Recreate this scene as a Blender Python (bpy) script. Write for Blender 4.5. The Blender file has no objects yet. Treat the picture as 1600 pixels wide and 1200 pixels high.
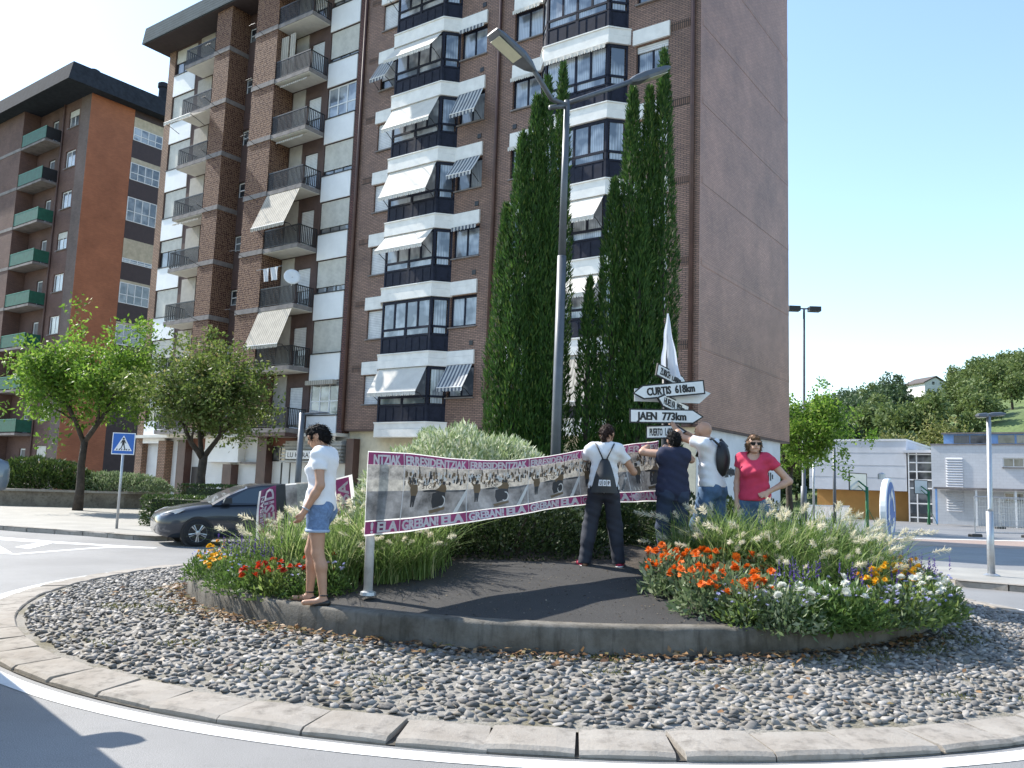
import bpy, bmesh, math, random
import numpy as np
from mathutils import Vector, Matrix
sc = bpy.context.scene
COL = sc.collection
R = math.radians
# ---------------------------------------------------------------- camera, sky, sun, exposure
cd = bpy.data.cameras.new('camera'); cam = bpy.data.objects.new('camera', cd); COL.objects.link(cam); sc.camera = cam
_p, _r = R(6.887), R(1.971)
_fw = Vector((0, math.cos(_p), math.sin(_p))); _u0 = Vector((0, -math.sin(_p), math.cos(_p))); _r0 = Vector((1, 0, 0))
_rt = math.cos(_r)*_r0 + math.sin(_r)*_u0; _up = -math.sin(_r)*_r0 + math.cos(_r)*_u0
cam.matrix_world = Matrix(((_rt.x, _up.x, -_fw.x, 0), (_rt.y, _up.y, -_fw.y, 0), (_rt.z, _up.z, -_fw.z, 1.6), (0, 0, 0, 1)))
cd.sensor_width = 36; cd.lens = 29.67; cd.clip_end = 4000; cd.clip_start = 0.02
SUN_AZ, SUN_EL = 300.0, 43.0
w = bpy.data.worlds.new('World'); sc.world = w; w.use_nodes = True
nt = w.node_tree; bg = nt.nodes['Background']
sky = nt.nodes.new('ShaderNodeTexSky'); sky.sky_type = 'NISHITA'; sky.sun_disc = False
sky.sun_elevation = R(SUN_EL); sky.sun_rotation = R(SUN_AZ); sky.altitude = 30; sky.air_density = 1.25; sky.dust_density = 0.5; sky.ozone_density = 2.2
nt.links.new(sky.outputs[0], bg.inputs[0]); bg.inputs[1].default_value = 0.15
sl = bpy.data.lights.new('sun', 'SUN'); sl.energy = 4.4; sl.angle = R(0.55); sl.color = (1.0, 0.95, 0.87)
so = bpy.data.objects.new('sun', sl); COL.objects.link(so)
_sd = Vector((math.sin(R(SUN_AZ))*math.cos(R(SUN_EL)), math.cos(R(SUN_AZ))*math.cos(R(SUN_EL)), math.sin(R(SUN_EL))))
so.rotation_euler = _sd.to_track_quat('Z', 'Y').to_euler()
sc.view_settings.view_transform = 'Standard'; sc.view_settings.look = 'None'; sc.view_settings.gamma = 1; sc.view_settings.exposure = 1.08
sc.view_settings.use_curve_mapping = False
sc.render.engine = 'CYCLES'; sc.cycles.max_bounces = 6; sc.cycles.transparent_max_bounces = 8; sc.cycles.use_denoising = True
sc.cycles.sample_clamp_indirect = 6
rng = np.random.default_rng(7)

# ---------------------------------------------------------------- materials
MATS = {}
def _nodes(name):
    m = bpy.data.materials.new(name); m.use_nodes = True
    return m, m.node_tree.nodes, m.node_tree.links, m.node_tree.nodes['Principled BSDF']
def _mix(N, L, a, b, fac):
    mx = N.new('ShaderNodeMix'); mx.data_type = 'RGBA'
    for sock, v in ((6, a), (7, b), (0, fac)):
        if hasattr(v, 'is_linked') or hasattr(v, 'links'): L.new(v, mx.inputs[sock])
        elif sock == 0: mx.inputs[0].default_value = v
        else: mx.inputs[sock].default_value = (*v, 1)
    return mx.outputs[2]
def _coord(N, L, scale=1.0, kind='Object'):
    tc = N.new('ShaderNodeTexCoord'); return tc.outputs[kind]
def _noise(N, L, co, scale, detail=4, rough=0.6):
    n = N.new('ShaderNodeTexNoise'); n.inputs['Scale'].default_value = scale; n.inputs['Detail'].default_value = detail; n.inputs['Roughness'].default_value = rough
    L.new(co, n.inputs['Vector']); return n.outputs[0]
def _ramp(N, L, fac, stops):
    r = N.new('ShaderNodeValToRGB'); L.new(fac, r.inputs[0]); el = r.color_ramp.elements
    el[0].position, el[0].color = stops[0][0], (*stops[0][1], 1); el[1].position, el[1].color = stops[-1][0], (*stops[-1][1], 1)
    for p, c in stops[1:-1]:
        e = el.new(p); e.color = (*c, 1)
    return r.outputs[0]
def _bump(N, L, P, h, strength, dist=0.01):
    b = N.new('ShaderNodeBump'); b.inputs['Strength'].default_value = strength; b.inputs['Distance'].default_value = dist
    L.new(h, b.inputs['Height']); L.new(b.outputs[0], P.inputs['Normal'])
def mat(name, col, rough=0.6, metal=0.0, var=0.15, vs=3.0, bump=0.0, bs=40.0, bd=0.01, coat=0.0, spec=0.5, col2=None, kind='Object'):
    """plain surface: colour with large and fine uneven patches and fine relief"""
    if name in MATS: return MATS[name]
    m, N, L, P = _nodes(name); MATS[name] = m
    P.inputs['Roughness'].default_value = rough; P.inputs['Metallic'].default_value = metal
    P.inputs['Coat Weight'].default_value = coat; P.inputs['Specular IOR Level'].default_value = spec
    co = _coord(N, L, kind=kind)
    if var > 0 or col2:
        a = _noise(N, L, co, vs, 6, 0.65)
        c2 = col2 or tuple(max(0, c*(1-var*1.6)) for c in col); c1 = tuple(min(1, c*(1+var*0.7)) for c in col)
        L.new(_ramp(N, L, a, [(0.3, c2), (0.68, c1)]), P.inputs['Base Color'])
    else: P.inputs['Base Color'].default_value = (*col, 1)
    if bump > 0: _bump(N, L, P, _noise(N, L, co, bs, 3), bump, bd)
    return m
def brick(name, c1, c2, mortar, bw=0.25, bh=0.066, ms=0.011, bump=0.5, offset=0.5, var=0.35, rough=0.85):
    if name in MATS: return MATS[name]
    m, N, L, P = _nodes(name); MATS[name] = m; P.inputs['Roughness'].default_value = rough
    co = _coord(N, L); sp = N.new('ShaderNodeSeparateXYZ'); L.new(co, sp.inputs[0])
    ad = N.new('ShaderNodeMath'); ad.operation = 'ADD'; L.new(sp.outputs[0], ad.inputs[0]); L.new(sp.outputs[1], ad.inputs[1])
    cb = N.new('ShaderNodeCombineXYZ'); L.new(ad.outputs[0], cb.inputs[0]); L.new(sp.outputs[2], cb.inputs[1])
    b = N.new('ShaderNodeTexBrick'); L.new(cb.outputs[0], b.inputs['Vector']); b.inputs['Scale'].default_value = 1.0
    b.inputs['Brick Width'].default_value = bw; b.inputs['Row Height'].default_value = bh; b.inputs['Mortar Size'].default_value = ms
    b.inputs['Color1'].default_value = (*c1, 1); b.inputs['Color2'].default_value = (*c2, 1); b.inputs['Mortar'].default_value = (*mortar, 1)
    b.inputs['Mortar Smooth'].default_value = 0.2; b.offset = offset; b.inputs['Bias'].default_value = 0.0
    n = _noise(N, L, co, 0.35, 7, 0.7)
    dark = _ramp(N, L, n, [(0.35, (1-var,)*3), (0.65, (1.08,)*3)])
    mu = N.new('ShaderNodeMix'); mu.data_type = 'RGBA'; mu.blend_type = 'MULTIPLY'; mu.inputs[0].default_value = 1
    L.new(b.outputs[0], mu.inputs[6]); L.new(dark, mu.inputs[7]); L.new(mu.outputs[2], P.inputs['Base Color'])
    inv = N.new('ShaderNodeMath'); inv.operation = 'SUBTRACT'; inv.inputs[0].default_value = 1; L.new(b.outputs[1], inv.inputs[1])
    _bump(N, L, P, inv.outputs[0], bump, 0.012)
    return m
def leafmat(name, stops, rough=0.5, trans=0.35, spec=0.35):
    """foliage: one colour per leaf, some light passing through"""
    if name in MATS: return MATS[name]
    m, N, L, P = _nodes(name); MATS[name] = m; P.inputs['Roughness'].default_value = rough; P.inputs['Specular IOR Level'].default_value = spec
    g = N.new('ShaderNodeNewGeometry'); c = _ramp(N, L, g.outputs['Random Per Island'], stops); L.new(c, P.inputs['Base Color'])
    t = N.new('ShaderNodeBsdfTranslucent'); L.new(c, t.inputs[0])
    mx = N.new('ShaderNodeMixShader'); mx.inputs[0].default_value = trans; L.new(P.outputs[0], mx.inputs[1]); L.new(t.outputs[0], mx.inputs[2])
    L.new(mx.outputs[0], N['Material Output'].inputs[0]); return m
def stripes(name, c1, c2, period, axis=0, rough=0.85, trans=0.25, duty=0.5):
    if name in MATS: return MATS[name]
    m, N, L, P = _nodes(name); MATS[name] = m; P.inputs['Roughness'].default_value = rough
    co = _coord(N, L); sp = N.new('ShaderNodeSeparateXYZ'); L.new(co, sp.inputs[0])
    md = N.new('ShaderNodeMath'); md.operation = 'FRACT'; dv = N.new('ShaderNodeMath'); dv.operation = 'DIVIDE'; dv.inputs[1].default_value = period
    L.new(sp.outputs[axis], dv.inputs[0]); L.new(dv.outputs[0], md.inputs[0])
    gt = N.new('ShaderNodeMath'); gt.operation = 'GREATER_THAN'; gt.inputs[1].default_value = duty; L.new(md.outputs[0], gt.inputs[0])
    c = _mix(N, L, c1, c2, gt.outputs[0]); n = _noise(N, L, co, 2.2, 5)
    mu = N.new('ShaderNodeMix'); mu.data_type = 'RGBA'; mu.blend_type = 'MULTIPLY'; mu.inputs[0].default_value = 1
    L.new(c, mu.inputs[6]); L.new(_ramp(N, L, n, [(0.3, (.78,)*3), (0.6, (1,)*3)]), mu.inputs[7]); c = mu.outputs[2]
    L.new(c, P.inputs['Base Color']); 
    if trans > 0:
        t = N.new('ShaderNodeBsdfTranslucent'); L.new(c, t.inputs[0])
        mx = N.new('ShaderNodeMixShader'); mx.inputs[0].default_value = trans; L.new(P.outputs[0], mx.inputs[1]); L.new(t.outputs[0], mx.inputs[2])
        L.new(mx.outputs[0], N['Material Output'].inputs[0])
    return m
def pane(name, col, curtain=None, period=0.09):
    """window pane: a clear coat over what hangs behind it"""
    if name in MATS: return MATS[name]
    m, N, L, P = _nodes(name); MATS[name] = m; P.inputs['Roughness'].default_value = 0.35; P.inputs['Coat Weight'].default_value = 1.0
    P.inputs['Coat Roughness'].default_value = 0.03; P.inputs['Coat IOR'].default_value = 1.7; P.inputs['Specular IOR Level'].default_value = 0.6
    if curtain:
        co = _coord(N, L); wv = N.new('ShaderNodeTexWave'); wv.inputs['Scale'].default_value = 1/period/3; wv.inputs['Distortion'].default_value = 2.0; wv.inputs['Detail'].default_value = 2
        mp = N.new('ShaderNodeMapping'); mp.inputs['Scale'].default_value = (1, 1, 0.12); L.new(co, mp.inputs[0]); L.new(mp.outputs[0], wv.inputs['Vector'])
        n = _noise(N, L, co, 0.9, 2); f = _ramp(N, L, n, [(0.42, (0, 0, 0)), (0.56, (1, 1, 1))])
        cc = _ramp(N, L, wv.outputs[1], [(0.0, tuple(c*0.55 for c in curtain)), (1.0, curtain)])
        L.new(_mix(N, L, col, cc, f), P.inputs['Base Color'])
    else: P.inputs['Base Color'].default_value = (*col, 1)
    return m

# ---------------------------------------------------------------- mesh helpers
def npmesh(name, V, F, smooth=False):
    """mesh from a vertex array and an (n,k) face array or list of faces"""
    me = bpy.data.meshes.new(name)
    if isinstance(F, np.ndarray):
        V = np.asarray(V, np.float32); n, k = F.shape
        me.vertices.add(len(V)); me.vertices.foreach_set('co', V.ravel())
        me.loops.add(n*k); me.loops.foreach_set('vertex_index', F.ravel().astype(np.int32))
        me.polygons.add(n); me.polygons.foreach_set('loop_start', np.arange(0, n*k, k, dtype=np.int32)); me.polygons.foreach_set('loop_total', np.full(n, k, np.int32))
        me.update(calc_edges=True); me.validate()
    else:
        me.from_pydata([tuple(map(float, v)) for v in V], [], F); me.update()
    if smooth: me.polygons.foreach_set('use_smooth', np.ones(len(me.polygons), bool))
    return me
def link(name, me, m=None, parent=None, loc=(0, 0, 0), rot=(0, 0, 0), scale=(1, 1, 1)):
    o = bpy.data.objects.new(name, me); COL.objects.link(o); o.parent = parent; o.location = loc; o.rotation_euler = rot; o.scale = scale
    if m is not None and not me.materials: me.materials.append(m)
    return o
def tag(o, label=None, cat=None, group=None, kind=None):
    for k, v in (('label', label), ('category', cat), ('group', group), ('kind', kind)):
        if v: o[k] = v
    return o
def thing(name, label, cat, loc=(0, 0, 0), rz=0.0, group=None, scale=1.0):
    o = bpy.data.objects.new(name, None); COL.objects.link(o); o.location = loc; o.rotation_euler = (0, 0, rz); o.scale = (scale,)*3
    return tag(o, label, cat, group)
def copy_tree(o, parent=None):
    c = o.copy(); COL.objects.link(c); c.parent = parent
    for ch in o.children: copy_tree(ch, c)
    return c
class MB:
    def __init__(s): s.v = []; s.f = []
    def add(s, V, F):
        n = len(s.v); s.v += [tuple(p) for p in V]; s.f += [tuple(i+n for i in f) for f in F]; return s
    def box(s, x0, x1, y0, y1, z0, z1, M=None):
        V = [(x, y, z) for z in (z0, z1) for y in (y0, y1) for x in (x0, x1)]
        if M is not None: V = [tuple(M @ Vector(p)) for p in V]
        return s.add(V, [(0, 2, 3, 1), (4, 5, 7, 6), (0, 1, 5, 4), (2, 6, 7, 3), (0, 4, 6, 2), (1, 3, 7, 5)])
    def bev(s, x0, x1, y0, y1, z0, z1, b=0.02, M=None):
        """box with chamfered upper edges"""
        V = [(x0, y0, z0), (x1, y0, z0), (x1, y1, z0), (x0, y1, z0), (x0, y0, z1-b), (x1, y0, z1-b), (x1, y1, z1-b), (x0, y1, z1-b),
             (x0+b, y0+b, z1), (x1-b, y0+b, z1), (x1-b, y1-b, z1), (x0+b, y1-b, z1)]
        if M is not None: V = [tuple(M @ Vector(p)) for p in V]
        F = [(3, 2, 1, 0), (8, 9, 10, 11)]
        for a in (0, 4):
            for i in range(4): F.append((a+i, a+(i+1) % 4, a+4+(i+1) % 4, a+4+i))
        return s.add(V, F)
    def quad(s, *P): return s.add(P, [tuple(range(len(P)))])
    def prism(s, pts, d):
        """polygon (3-D points) pushed along d, closed"""
        n = len(pts); Q = [tuple(np.add(p, d)) for p in pts]
        return s.add(list(pts)+Q, [tuple(range(n-1, -1, -1)), tuple(range(n, 2*n))]+[(i, (i+1) % n, n+(i+1) % n, n+i) for i in range(n)])
    def tube(s, P, r, n=8, caps=True):
        P = [Vector(p) for p in P]; r = r if isinstance(r, (list, tuple)) else [r]*len(P)
        base = len(s.v); prev = None
        for i, p in enumerate(P):
            t = (P[min(i+1, len(P)-1)]-P[max(i-1, 0)]).normalized()
            if prev is None: a = t.orthogonal().normalized()
            else: a = (prev-t*prev.dot(t)).normalized()
            prev = a; b = t.cross(a)
            for k in range(n):
                q = p+(a*math.cos(2*math.pi*k/n)+b*math.sin(2*math.pi*k/n))*r[i]; s.v.append(tuple(q))
        for i in range(len(P)-1):
            for k in range(n):
                s.f.append((base+i*n+k, base+i*n+(k+1) % n, base+(i+1)*n+(k+1) % n, base+(i+1)*n+k))
        if caps: s.f.append(tuple(base+k for k in range(n-1, -1, -1))); s.f.append(tuple(base+(len(P)-1)*n+k for k in range(n)))
        return s
    def lathe(s, prof, c=(0, 0, 0), n=16, M=None, caps=True):
        base = len(s.v)
        for r_, z in prof:
            for k in range(n):
                p = Vector((c[0]+r_*math.cos(2*math.pi*k/n), c[1]+r_*math.sin(2*math.pi*k/n), c[2]+z)); s.v.append(tuple(M @ p if M is not None else p))
        for i in range(len(prof)-1):
            for k in range(n): s.f.append((base+i*n+k, base+i*n+(k+1) % n, base+(i+1)*n+(k+1) % n, base+(i+1)*n+k))
        if caps: s.f.append(tuple(base+k for k in range(n-1, -1, -1))); s.f.append(tuple(base+(len(prof)-1)*n+k for k in range(n)))
        return s
    def mesh(s, name, smooth=False): return npmesh(name, s.v, s.f, smooth)
    def build(s, name, m, parent=None, smooth=False, **k): return link(name, s.mesh(name, smooth), m, parent, **k)
def wallgrid(mb, u0, u1, z0, z1, holes, fn, depth=0.15):
    """flat wall u0..u1 x z0..z1 with rectangular openings and their reveals; fn(u, off, z) -> point"""
    us = sorted({u0, u1, *[h[0] for h in holes], *[h[1] for h in holes]}); zs = sorted({z0, z1, *[h[2] for h in holes], *[h[3] for h in holes]})
    us = [u for u in us if u0 <= u <= u1]; zs = [z for z in zs if z0 <= z <= z1]
    for i in range(len(us)-1):
        run = None
        for j in range(len(zs)-1):
            cu, cz = (us[i]+us[i+1])/2, (zs[j]+zs[j+1])/2
            if not any(h[0] < cu < h[1] and h[2] < cz < h[3] for h in holes):
                mb.quad(fn(us[i], 0, zs[j]), fn(us[i+1], 0, zs[j]), fn(us[i+1], 0, zs[j+1]), fn(us[i], 0, zs[j+1]))
    for a, b, c, d in holes:
        D = -depth
        mb.quad(fn(a, 0, c), fn(a, 0, d), fn(a, D, d), fn(a, D, c)); mb.quad(fn(b, 0, c), fn(b, D, c), fn(b, D, d), fn(b, 0, d))
        mb.quad(fn(a, 0, c), fn(a, D, c), fn(b, D, c), fn(b, 0, c)); mb.quad(fn(a, 0, d), fn(b, 0, d), fn(b, D, d), fn(a, D, d))
    return mb
_TXT = {}; AX = 1.0
def text2d(s, bold=0.0, shear=0.0):
    """filled letter outlines as (verts, faces) with cap height 1; x from 0"""
    key = (s, bold, shear)
    if key in _TXT: return _TXT[key]
    cu = bpy.data.curves.new('txt', 'FONT'); cu.body = s; cu.size = 1; cu.offset = bold; cu.resolution_u = 2; cu.shear = shear
    ob = bpy.data.objects.new('txt', cu); COL.objects.link(ob); bpy.context.view_layer.update()
    me = ob.evaluated_get(bpy.context.evaluated_depsgraph_get()).to_mesh()
    V = np.array([v.co[:] for v in me.vertices]); F = [tuple(p.vertices) for p in me.polygons]
    ob.to_mesh_clear(); bpy.data.objects.remove(ob); bpy.data.curves.remove(cu)
    V = V[:, :2]; V[:, 0] -= V[:, 0].min(); cap = 0.694; V = V/cap
    _TXT[key] = (V, F); return V, F
def lettering(mb, s, fn, x0, z0, wid, hei, bold=0.02, shear=0.0):
    """put a word into the rectangle x0..x0+wid, z0..z0+hei through fn(x, z) -> point"""
    V, F = text2d(s, min(bold, .026), shear); W = V[:, 0].max(); k = max(0, bold-.026)
    for j, sh in enumerate((0,) if k <= 0 else (-k*abs(hei)*AX, 0, k*abs(hei)*AX)): mb.add([fn(x0+p[0]/W*wid+sh, z0+p[1]*hei, *((j*.0011,) if k > 0 else ())) for p in V], F)
    return mb

# leaf shapes, all as one array build
def leafquads(C, D, Nn, ln, wd):
    """diamond leaves: base C, direction D, width axis from Nn, length ln, width wd"""
    D = D/np.linalg.norm(D, axis=1, keepdims=True); Wx = np.cross(D, Nn); Wx /= np.linalg.norm(Wx, axis=1, keepdims=True)+1e-9
    ln = ln[:, None]; wd = wd[:, None]; up = np.cross(Wx, D)
    V = np.stack([C, C+D*ln*0.45+Wx*wd*0.5+up*wd*0.12, C+D*ln, C+D*ln*0.45-Wx*wd*0.5+up*wd*0.12], 1).reshape(-1, 3)
    F = np.arange(len(V)).reshape(-1, 4); return V, F
def rdirs(n, g=None):
    g = g or rng; v = g.normal(size=(n, 3)); return v/np.linalg.norm(v, axis=1, keepdims=True)
def cloud(C, spread, n, ln, wd, g, updir=0.25, shell=None):
    """n leaves scattered round clump centres C (m,3)"""
    i = g.integers(0, len(C), n); sp = np.asarray(spread); off = rdirs(n, g)*(g.random((n, 1))**0.45)
    P = C[i]+off*(sp[i][:, None] if sp.ndim else sp)
    D = off*0.6+rdirs(n, g)*0.8; D[:, 2] += updir-0.25
    return leafquads(P, D, rdirs(n, g), ln*(0.65+0.7*g.random(n)), wd*(0.7+0.6*g.random(n)))
# ================================================================ SETTING: ground, road, pavements, roundabout
CX, CY = 0.67, 12.25
def struct(o): return tag(o, kind='structure')
def asphalt(name, c, vs=0.5, speck=0.35, rough=0.62):
    m, N, L, P = _nodes(name); MATS[name] = m; P.inputs['Roughness'].default_value = rough; P.inputs['Specular IOR Level'].default_value = 0.5
    co = _coord(N, L); a = _noise(N, L, co, vs, 6, 0.6); b = _noise(N, L, co, 160, 2, 0.5); d = _noise(N, L, co, 7, 5, 0.7)
    base = _ramp(N, L, a, [(0.3, tuple(x*0.80 for x in c)), (0.7, tuple(x*1.12 for x in c))])
    base = _mix(N, L, base, tuple(x*0.72 for x in c), _ramp(N, L, d, [(0.56, (0, 0, 0)), (0.74, (0.7,)*3)]))
    f = _ramp(N, L, b, [(0.42, (1-speck,)*3), (0.62, (1+speck*0.5,)*3)])
    mu = N.new('ShaderNodeMix'); mu.data_type = 'RGBA'; mu.blend_type = 'MULTIPLY'; mu.inputs[0].default_value = 1
    L.new(base, mu.inputs[6]); L.new(f, mu.inputs[7]); L.new(mu.outputs[2], P.inputs['Base Color'])
    _bump(N, L, P, b, 0.35, 0.006); return m
M_road = asphalt('asphalt_road', (0.245, 0.240, 0.232))
M_play = asphalt('playground_asphalt', (0.20, 0.20, 0.20), speck=0.2)
M_pink = asphalt('red_lane_asphalt', (0.33, 0.24, 0.19), speck=0.2)
M_pave = asphalt('pavement_concrete', (0.33, 0.315, 0.28), vs=1.1, speck=0.15)
M_pad = asphalt('dark_tarmac', (0.040, 0.037, 0.034), vs=1.8, speck=0.5, rough=0.9)
def paint_mat():
    m, N, L, P = _nodes('road_paint'); P.inputs['Roughness'].default_value = 0.7
    co = _coord(N, L); a = _noise(N, L, co, 9, 7, 0.75); b = _noise(N, L, co, 1.2, 5)
    c = _ramp(N, L, a, [(0.30, (0.30, 0.30, 0.29)), (0.44, (0.72, 0.72, 0.70)), (0.7, (0.80, 0.80, 0.78))])
    L.new(_mix(N, L, c, (0.55, 0.54, 0.51), _ramp(N, L, b, [(0.55, (0, 0, 0)), (0.8, (0.6,)*3)])), P.inputs['Base Color']); MATS['road_paint'] = m; return m
M_paint = paint_mat()
def concrete(name, c, dirt, streak=False):
    m, N, L, P = _nodes(name); MATS[name] = m; P.inputs['Roughness'].default_value = 0.9; P.inputs['Specular IOR Level'].default_value = 0.25
    co = _coord(N, L); a = _noise(N, L, co, 1.7, 7, 0.7)
    if streak:
        mp = N.new('ShaderNodeMapping'); mp.inputs['Scale'].default_value = (6, 6, 0.6); L.new(co, mp.inputs[0]); s = _noise(N, L, mp.outputs[0], 2.0, 5)
    else: s = _noise(N, L, co, 9, 5)
    base = _mix(N, L, c, dirt, _ramp(N, L, a, [(0.42, (0, 0, 0)), (0.66, (1, 1, 1))]))
    L.new(_mix(N, L, base, tuple(x*0.45 for x in dirt), _ramp(N, L, s, [(0.52, (0, 0, 0)), (0.78, (0.85,)*3)])), P.inputs['Base Color'])
    _bump(N, L, P, _noise(N, L, co, 45, 5, 0.7), 0.5, 0.012); return m
M_kerb = concrete('kerb_concrete', (0.32, 0.292, 0.255), (0.25, 0.222, 0.188))
M_wall = concrete('retaining_concrete', (0.165, 0.152, 0.13), (0.07, 0.062, 0.048), True)
M_soil = mat('garden_soil', (0.055, 0.042, 0.03), 0.95, var=0.5, vs=6, bump=0.8, bs=25, bd=0.03)
M_grassland = mat('meadow_ground', (0.07, 0.11, 0.03), 0.95, var=0.4, vs=0.15)
def sheet(name, pts, z, m, par=None):
    o = MB().add([(x, y, z) for x, y in pts], [tuple(range(len(pts)))]).build(name, m, par); return o if par else struct(o)
def arc(r, a0, a1, n, cx=CX, cy=CY): return [(cx+r*math.cos(R(a0+(a1-a0)*i/n)), cy+r*math.sin(R(a0+(a1-a0)*i/n))) for i in range(n+1)]
def ring(mb, r0, r1, z0, z1, a0=0, a1=360, n=144):
    V = []; F = []
    for i in range(n+1):
        t = R(a0+(a1-a0)*i/n); V += [(CX+r0*math.cos(t), CY+r0*math.sin(t), z0), (CX+r1*math.cos(t), CY+r1*math.sin(t), z1)]
    return mb.add(V, [(2*i, 2*i+1, 2*i+3, 2*i+2) for i in range(n)])
sheet('ground', [(-900, -300), (900, -300), (900, 1500), (-900, 1500)], -0.03, M_grassland)
road = sheet('road', [(-70, -25), (60, -25), (60, 47), (-70, 47)], 0.0, M_road)
sheet('playground', [(12.0, 35.2), (22.0, 36.6), (60, 45), (60, 75), (14, 75)], 0.004, M_play)
sheet('red_lane', [(9.5, 29.6), (14.6, 30.1), (18.3, 30.3), (30, 31.5), (45, 42), (22.0, 36.35), (16.5, 35.05), (12.0, 34.7)], 0.006, M_pink)
sheet('lane_edge_line', [(12.0, 34.75), (16.5, 35.1), (22.04, 36.4), (34, 40), (34, 40.5), (22.04, 36.85), (16.5, 35.45), (12.0, 35.1)], 0.010, M_paint)
# painted marks: the ring round the island and the hatched approach on the left
o = struct(ring(MB(), 7.06, 7.215, 0.004, 0.004).build('painted_ring', M_paint))
mk = MB()
for poly in ([(-13.2, 20.55), (-11.89, 20.15), (-10.18, 19.42), (-8.96, 19.04), (-7.6, 18.70), (-7.56, 18.61), (-8.98, 18.78), (-10.28, 18.98), (-11.33, 19.30), (-13.2, 19.8)],
             [(-10.31, 18.95), (-10.02, 19.0), (-9.66, 17.41), (-10.12, 17.70)], [(-10.9, 18.35), (-9.44, 16.45), (-9.62, 16.2), (-11.6, 18.1)],
             [(-9.42, 16.2), (-9.30, 16.45), (-8.80, 18.0), (-8.62, 18.55), (-7.56, 18.60), (-7.6, 18.5), (-8.42, 18.36), (-8.66, 17.9), (-9.2, 16.2)]):
    mk.add([(x, y, 0.004) for x, y in poly], [tuple(range(len(poly)))])
struct(mk.build('painted_hatching', M_paint))
# pavements: left one along the ring road, the island on the right
lk = [(-26, 31.5), (-18.5, 25.6), (-14.5, 23.0), (-12.4, 22.0), (-10.92, 21.55), (-10.1, 21.2), (-9.17, 20.68), (-8.4, 20.53)]+arc(12.5, 130, 62, 18)+[(11.5, 29.5), (13.5, 36.0)]
sheet('pavement', lk+[(13.5, 52), (-60, 60), (-60, 40)], 0.12, M_pave)
pk = bpy.data.objects['pavement']
def kerbrun(pts, par, wid=0.2, step=0.9, zt=0.122, seed=3):
    g = random.Random(seed); L = [Vector((*p, 0)) for p in pts]; d = [0]
    for a, b in zip(L, L[1:]): d.append(d[-1]+(b-a).length)
    def at(s):
        for i in range(len(L)-1):
            if s <= d[i+1] or i == len(L)-2: return L[i].lerp(L[i+1], (s-d[i])/max(1e-6, d[i+1]-d[i]))
    s = 0
    while s < d[-1]-0.2:
        e = min(d[-1], s+step); a, b = at(s+0.012), at(e-0.012); t = (b-a).normalized(); n = Vector((-t.y, t.x, 0)); h = zt+g.uniform(-.004, .004)
        V = [a, b, b+n*wid, a+n*wid]; mb = MB(); q = 0.025
        mb.add([(p.x, p.y, -0.01) for p in V]+[(p.x, p.y, h-q) for p in V]+[(*(a+n*q+t*.01).xy, h), (*(b+n*q-t*.01).xy, h), (*V[2].xy, h), (*V[3].xy, h)],
               [(0, 1, 5, 4), (1, 2, 6, 5), (2, 3, 7, 6), (3, 0, 4, 7), (4, 5, 9, 8), (5, 6, 10, 9), (6, 7, 11, 10), (7, 4, 8, 11), (8, 9, 10, 11)])
        mb.build('kerb_stone', M_kerb, par); s = e
kerbrun(lk[1:14], pk)
isl = [(8.33, 17.47), (8.56, 16.23), (9.4, 15.59), (12, 14.3), (15, 13.4), (16.5, 17.3), (11.49, 19.03), (9.44, 19.64), (8.73, 19.86)]
sheet('traffic_island', isl, 0.12, M_pave)
kerbrun([isl[8], isl[0], isl[1], isl[2], isl[3], isl[4]], bpy.data.objects['traffic_island'], seed=5)
# ---- roundabout: kerb ring of single stones, cobble apron, retaining wall, mound
kr = MB(); ring(kr, 6.50, 7.0, 0.025, 0.008); kerb = struct(kr.build('roundabout_kerb', mat('joint_mortar', (0.075, 0.065, 0.05), 0.95, var=0.4, vs=20)))
g = random.Random(11); a = 4.0; k = 0
while a < 363.2:
    da = g.choice((4.7, 4.9, 5.2, 2.6 if g.random() < .4 else 5.0)); b = min(a+da, 363.9); gap = g.uniform(0.10, 0.30); mb = MB(); n = 4
    r0, r1 = 6.60+g.uniform(-.015, .015), 6.985+g.uniform(-.01, .012); zi, zo = 0.072+g.uniform(-.006, .006), 0.045+g.uniform(-.006, .006); V = []; tw = g.uniform(-.25, .25)
    for i in range(n+1):
        for r_, z in ((r0, -.02), (r0, zi-.012), (r0+.012, zi), (r1-.03, zo+.008), (r1, zo-.012), (r1+.004, -.02)):
            t = R(a+gap/2+(b-a-gap)*i/n+(tw*(r_-r0)/0.42 if i in (0, n) else 0)); c = 0.008 if i in (0, n) and z > 0 else 0
            V.append((CX+r_*math.cos(t), CY+r_*math.sin(t), z-c))
    F = [(i*6+j, i*6+j+1, i*6+j+7, i*6+j+6) for i in range(n) for j in range(5)]+[(0, 5, 4, 3, 2, 1), tuple(n*6+j for j in range(6))]
    mb.add(V, F).build('kerb_stone', M_kerb, kerb); a = b
def bedz(r): return 0.045+(6.58-r)*0.085
ap = MB()
for r0, r1 in zip(np.linspace(4.7, 6.6, 9), np.linspace(4.7, 6.6, 9)[1:]): ring(ap, r0, r1, bedz(r0), bedz(r1), n=120)
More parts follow.
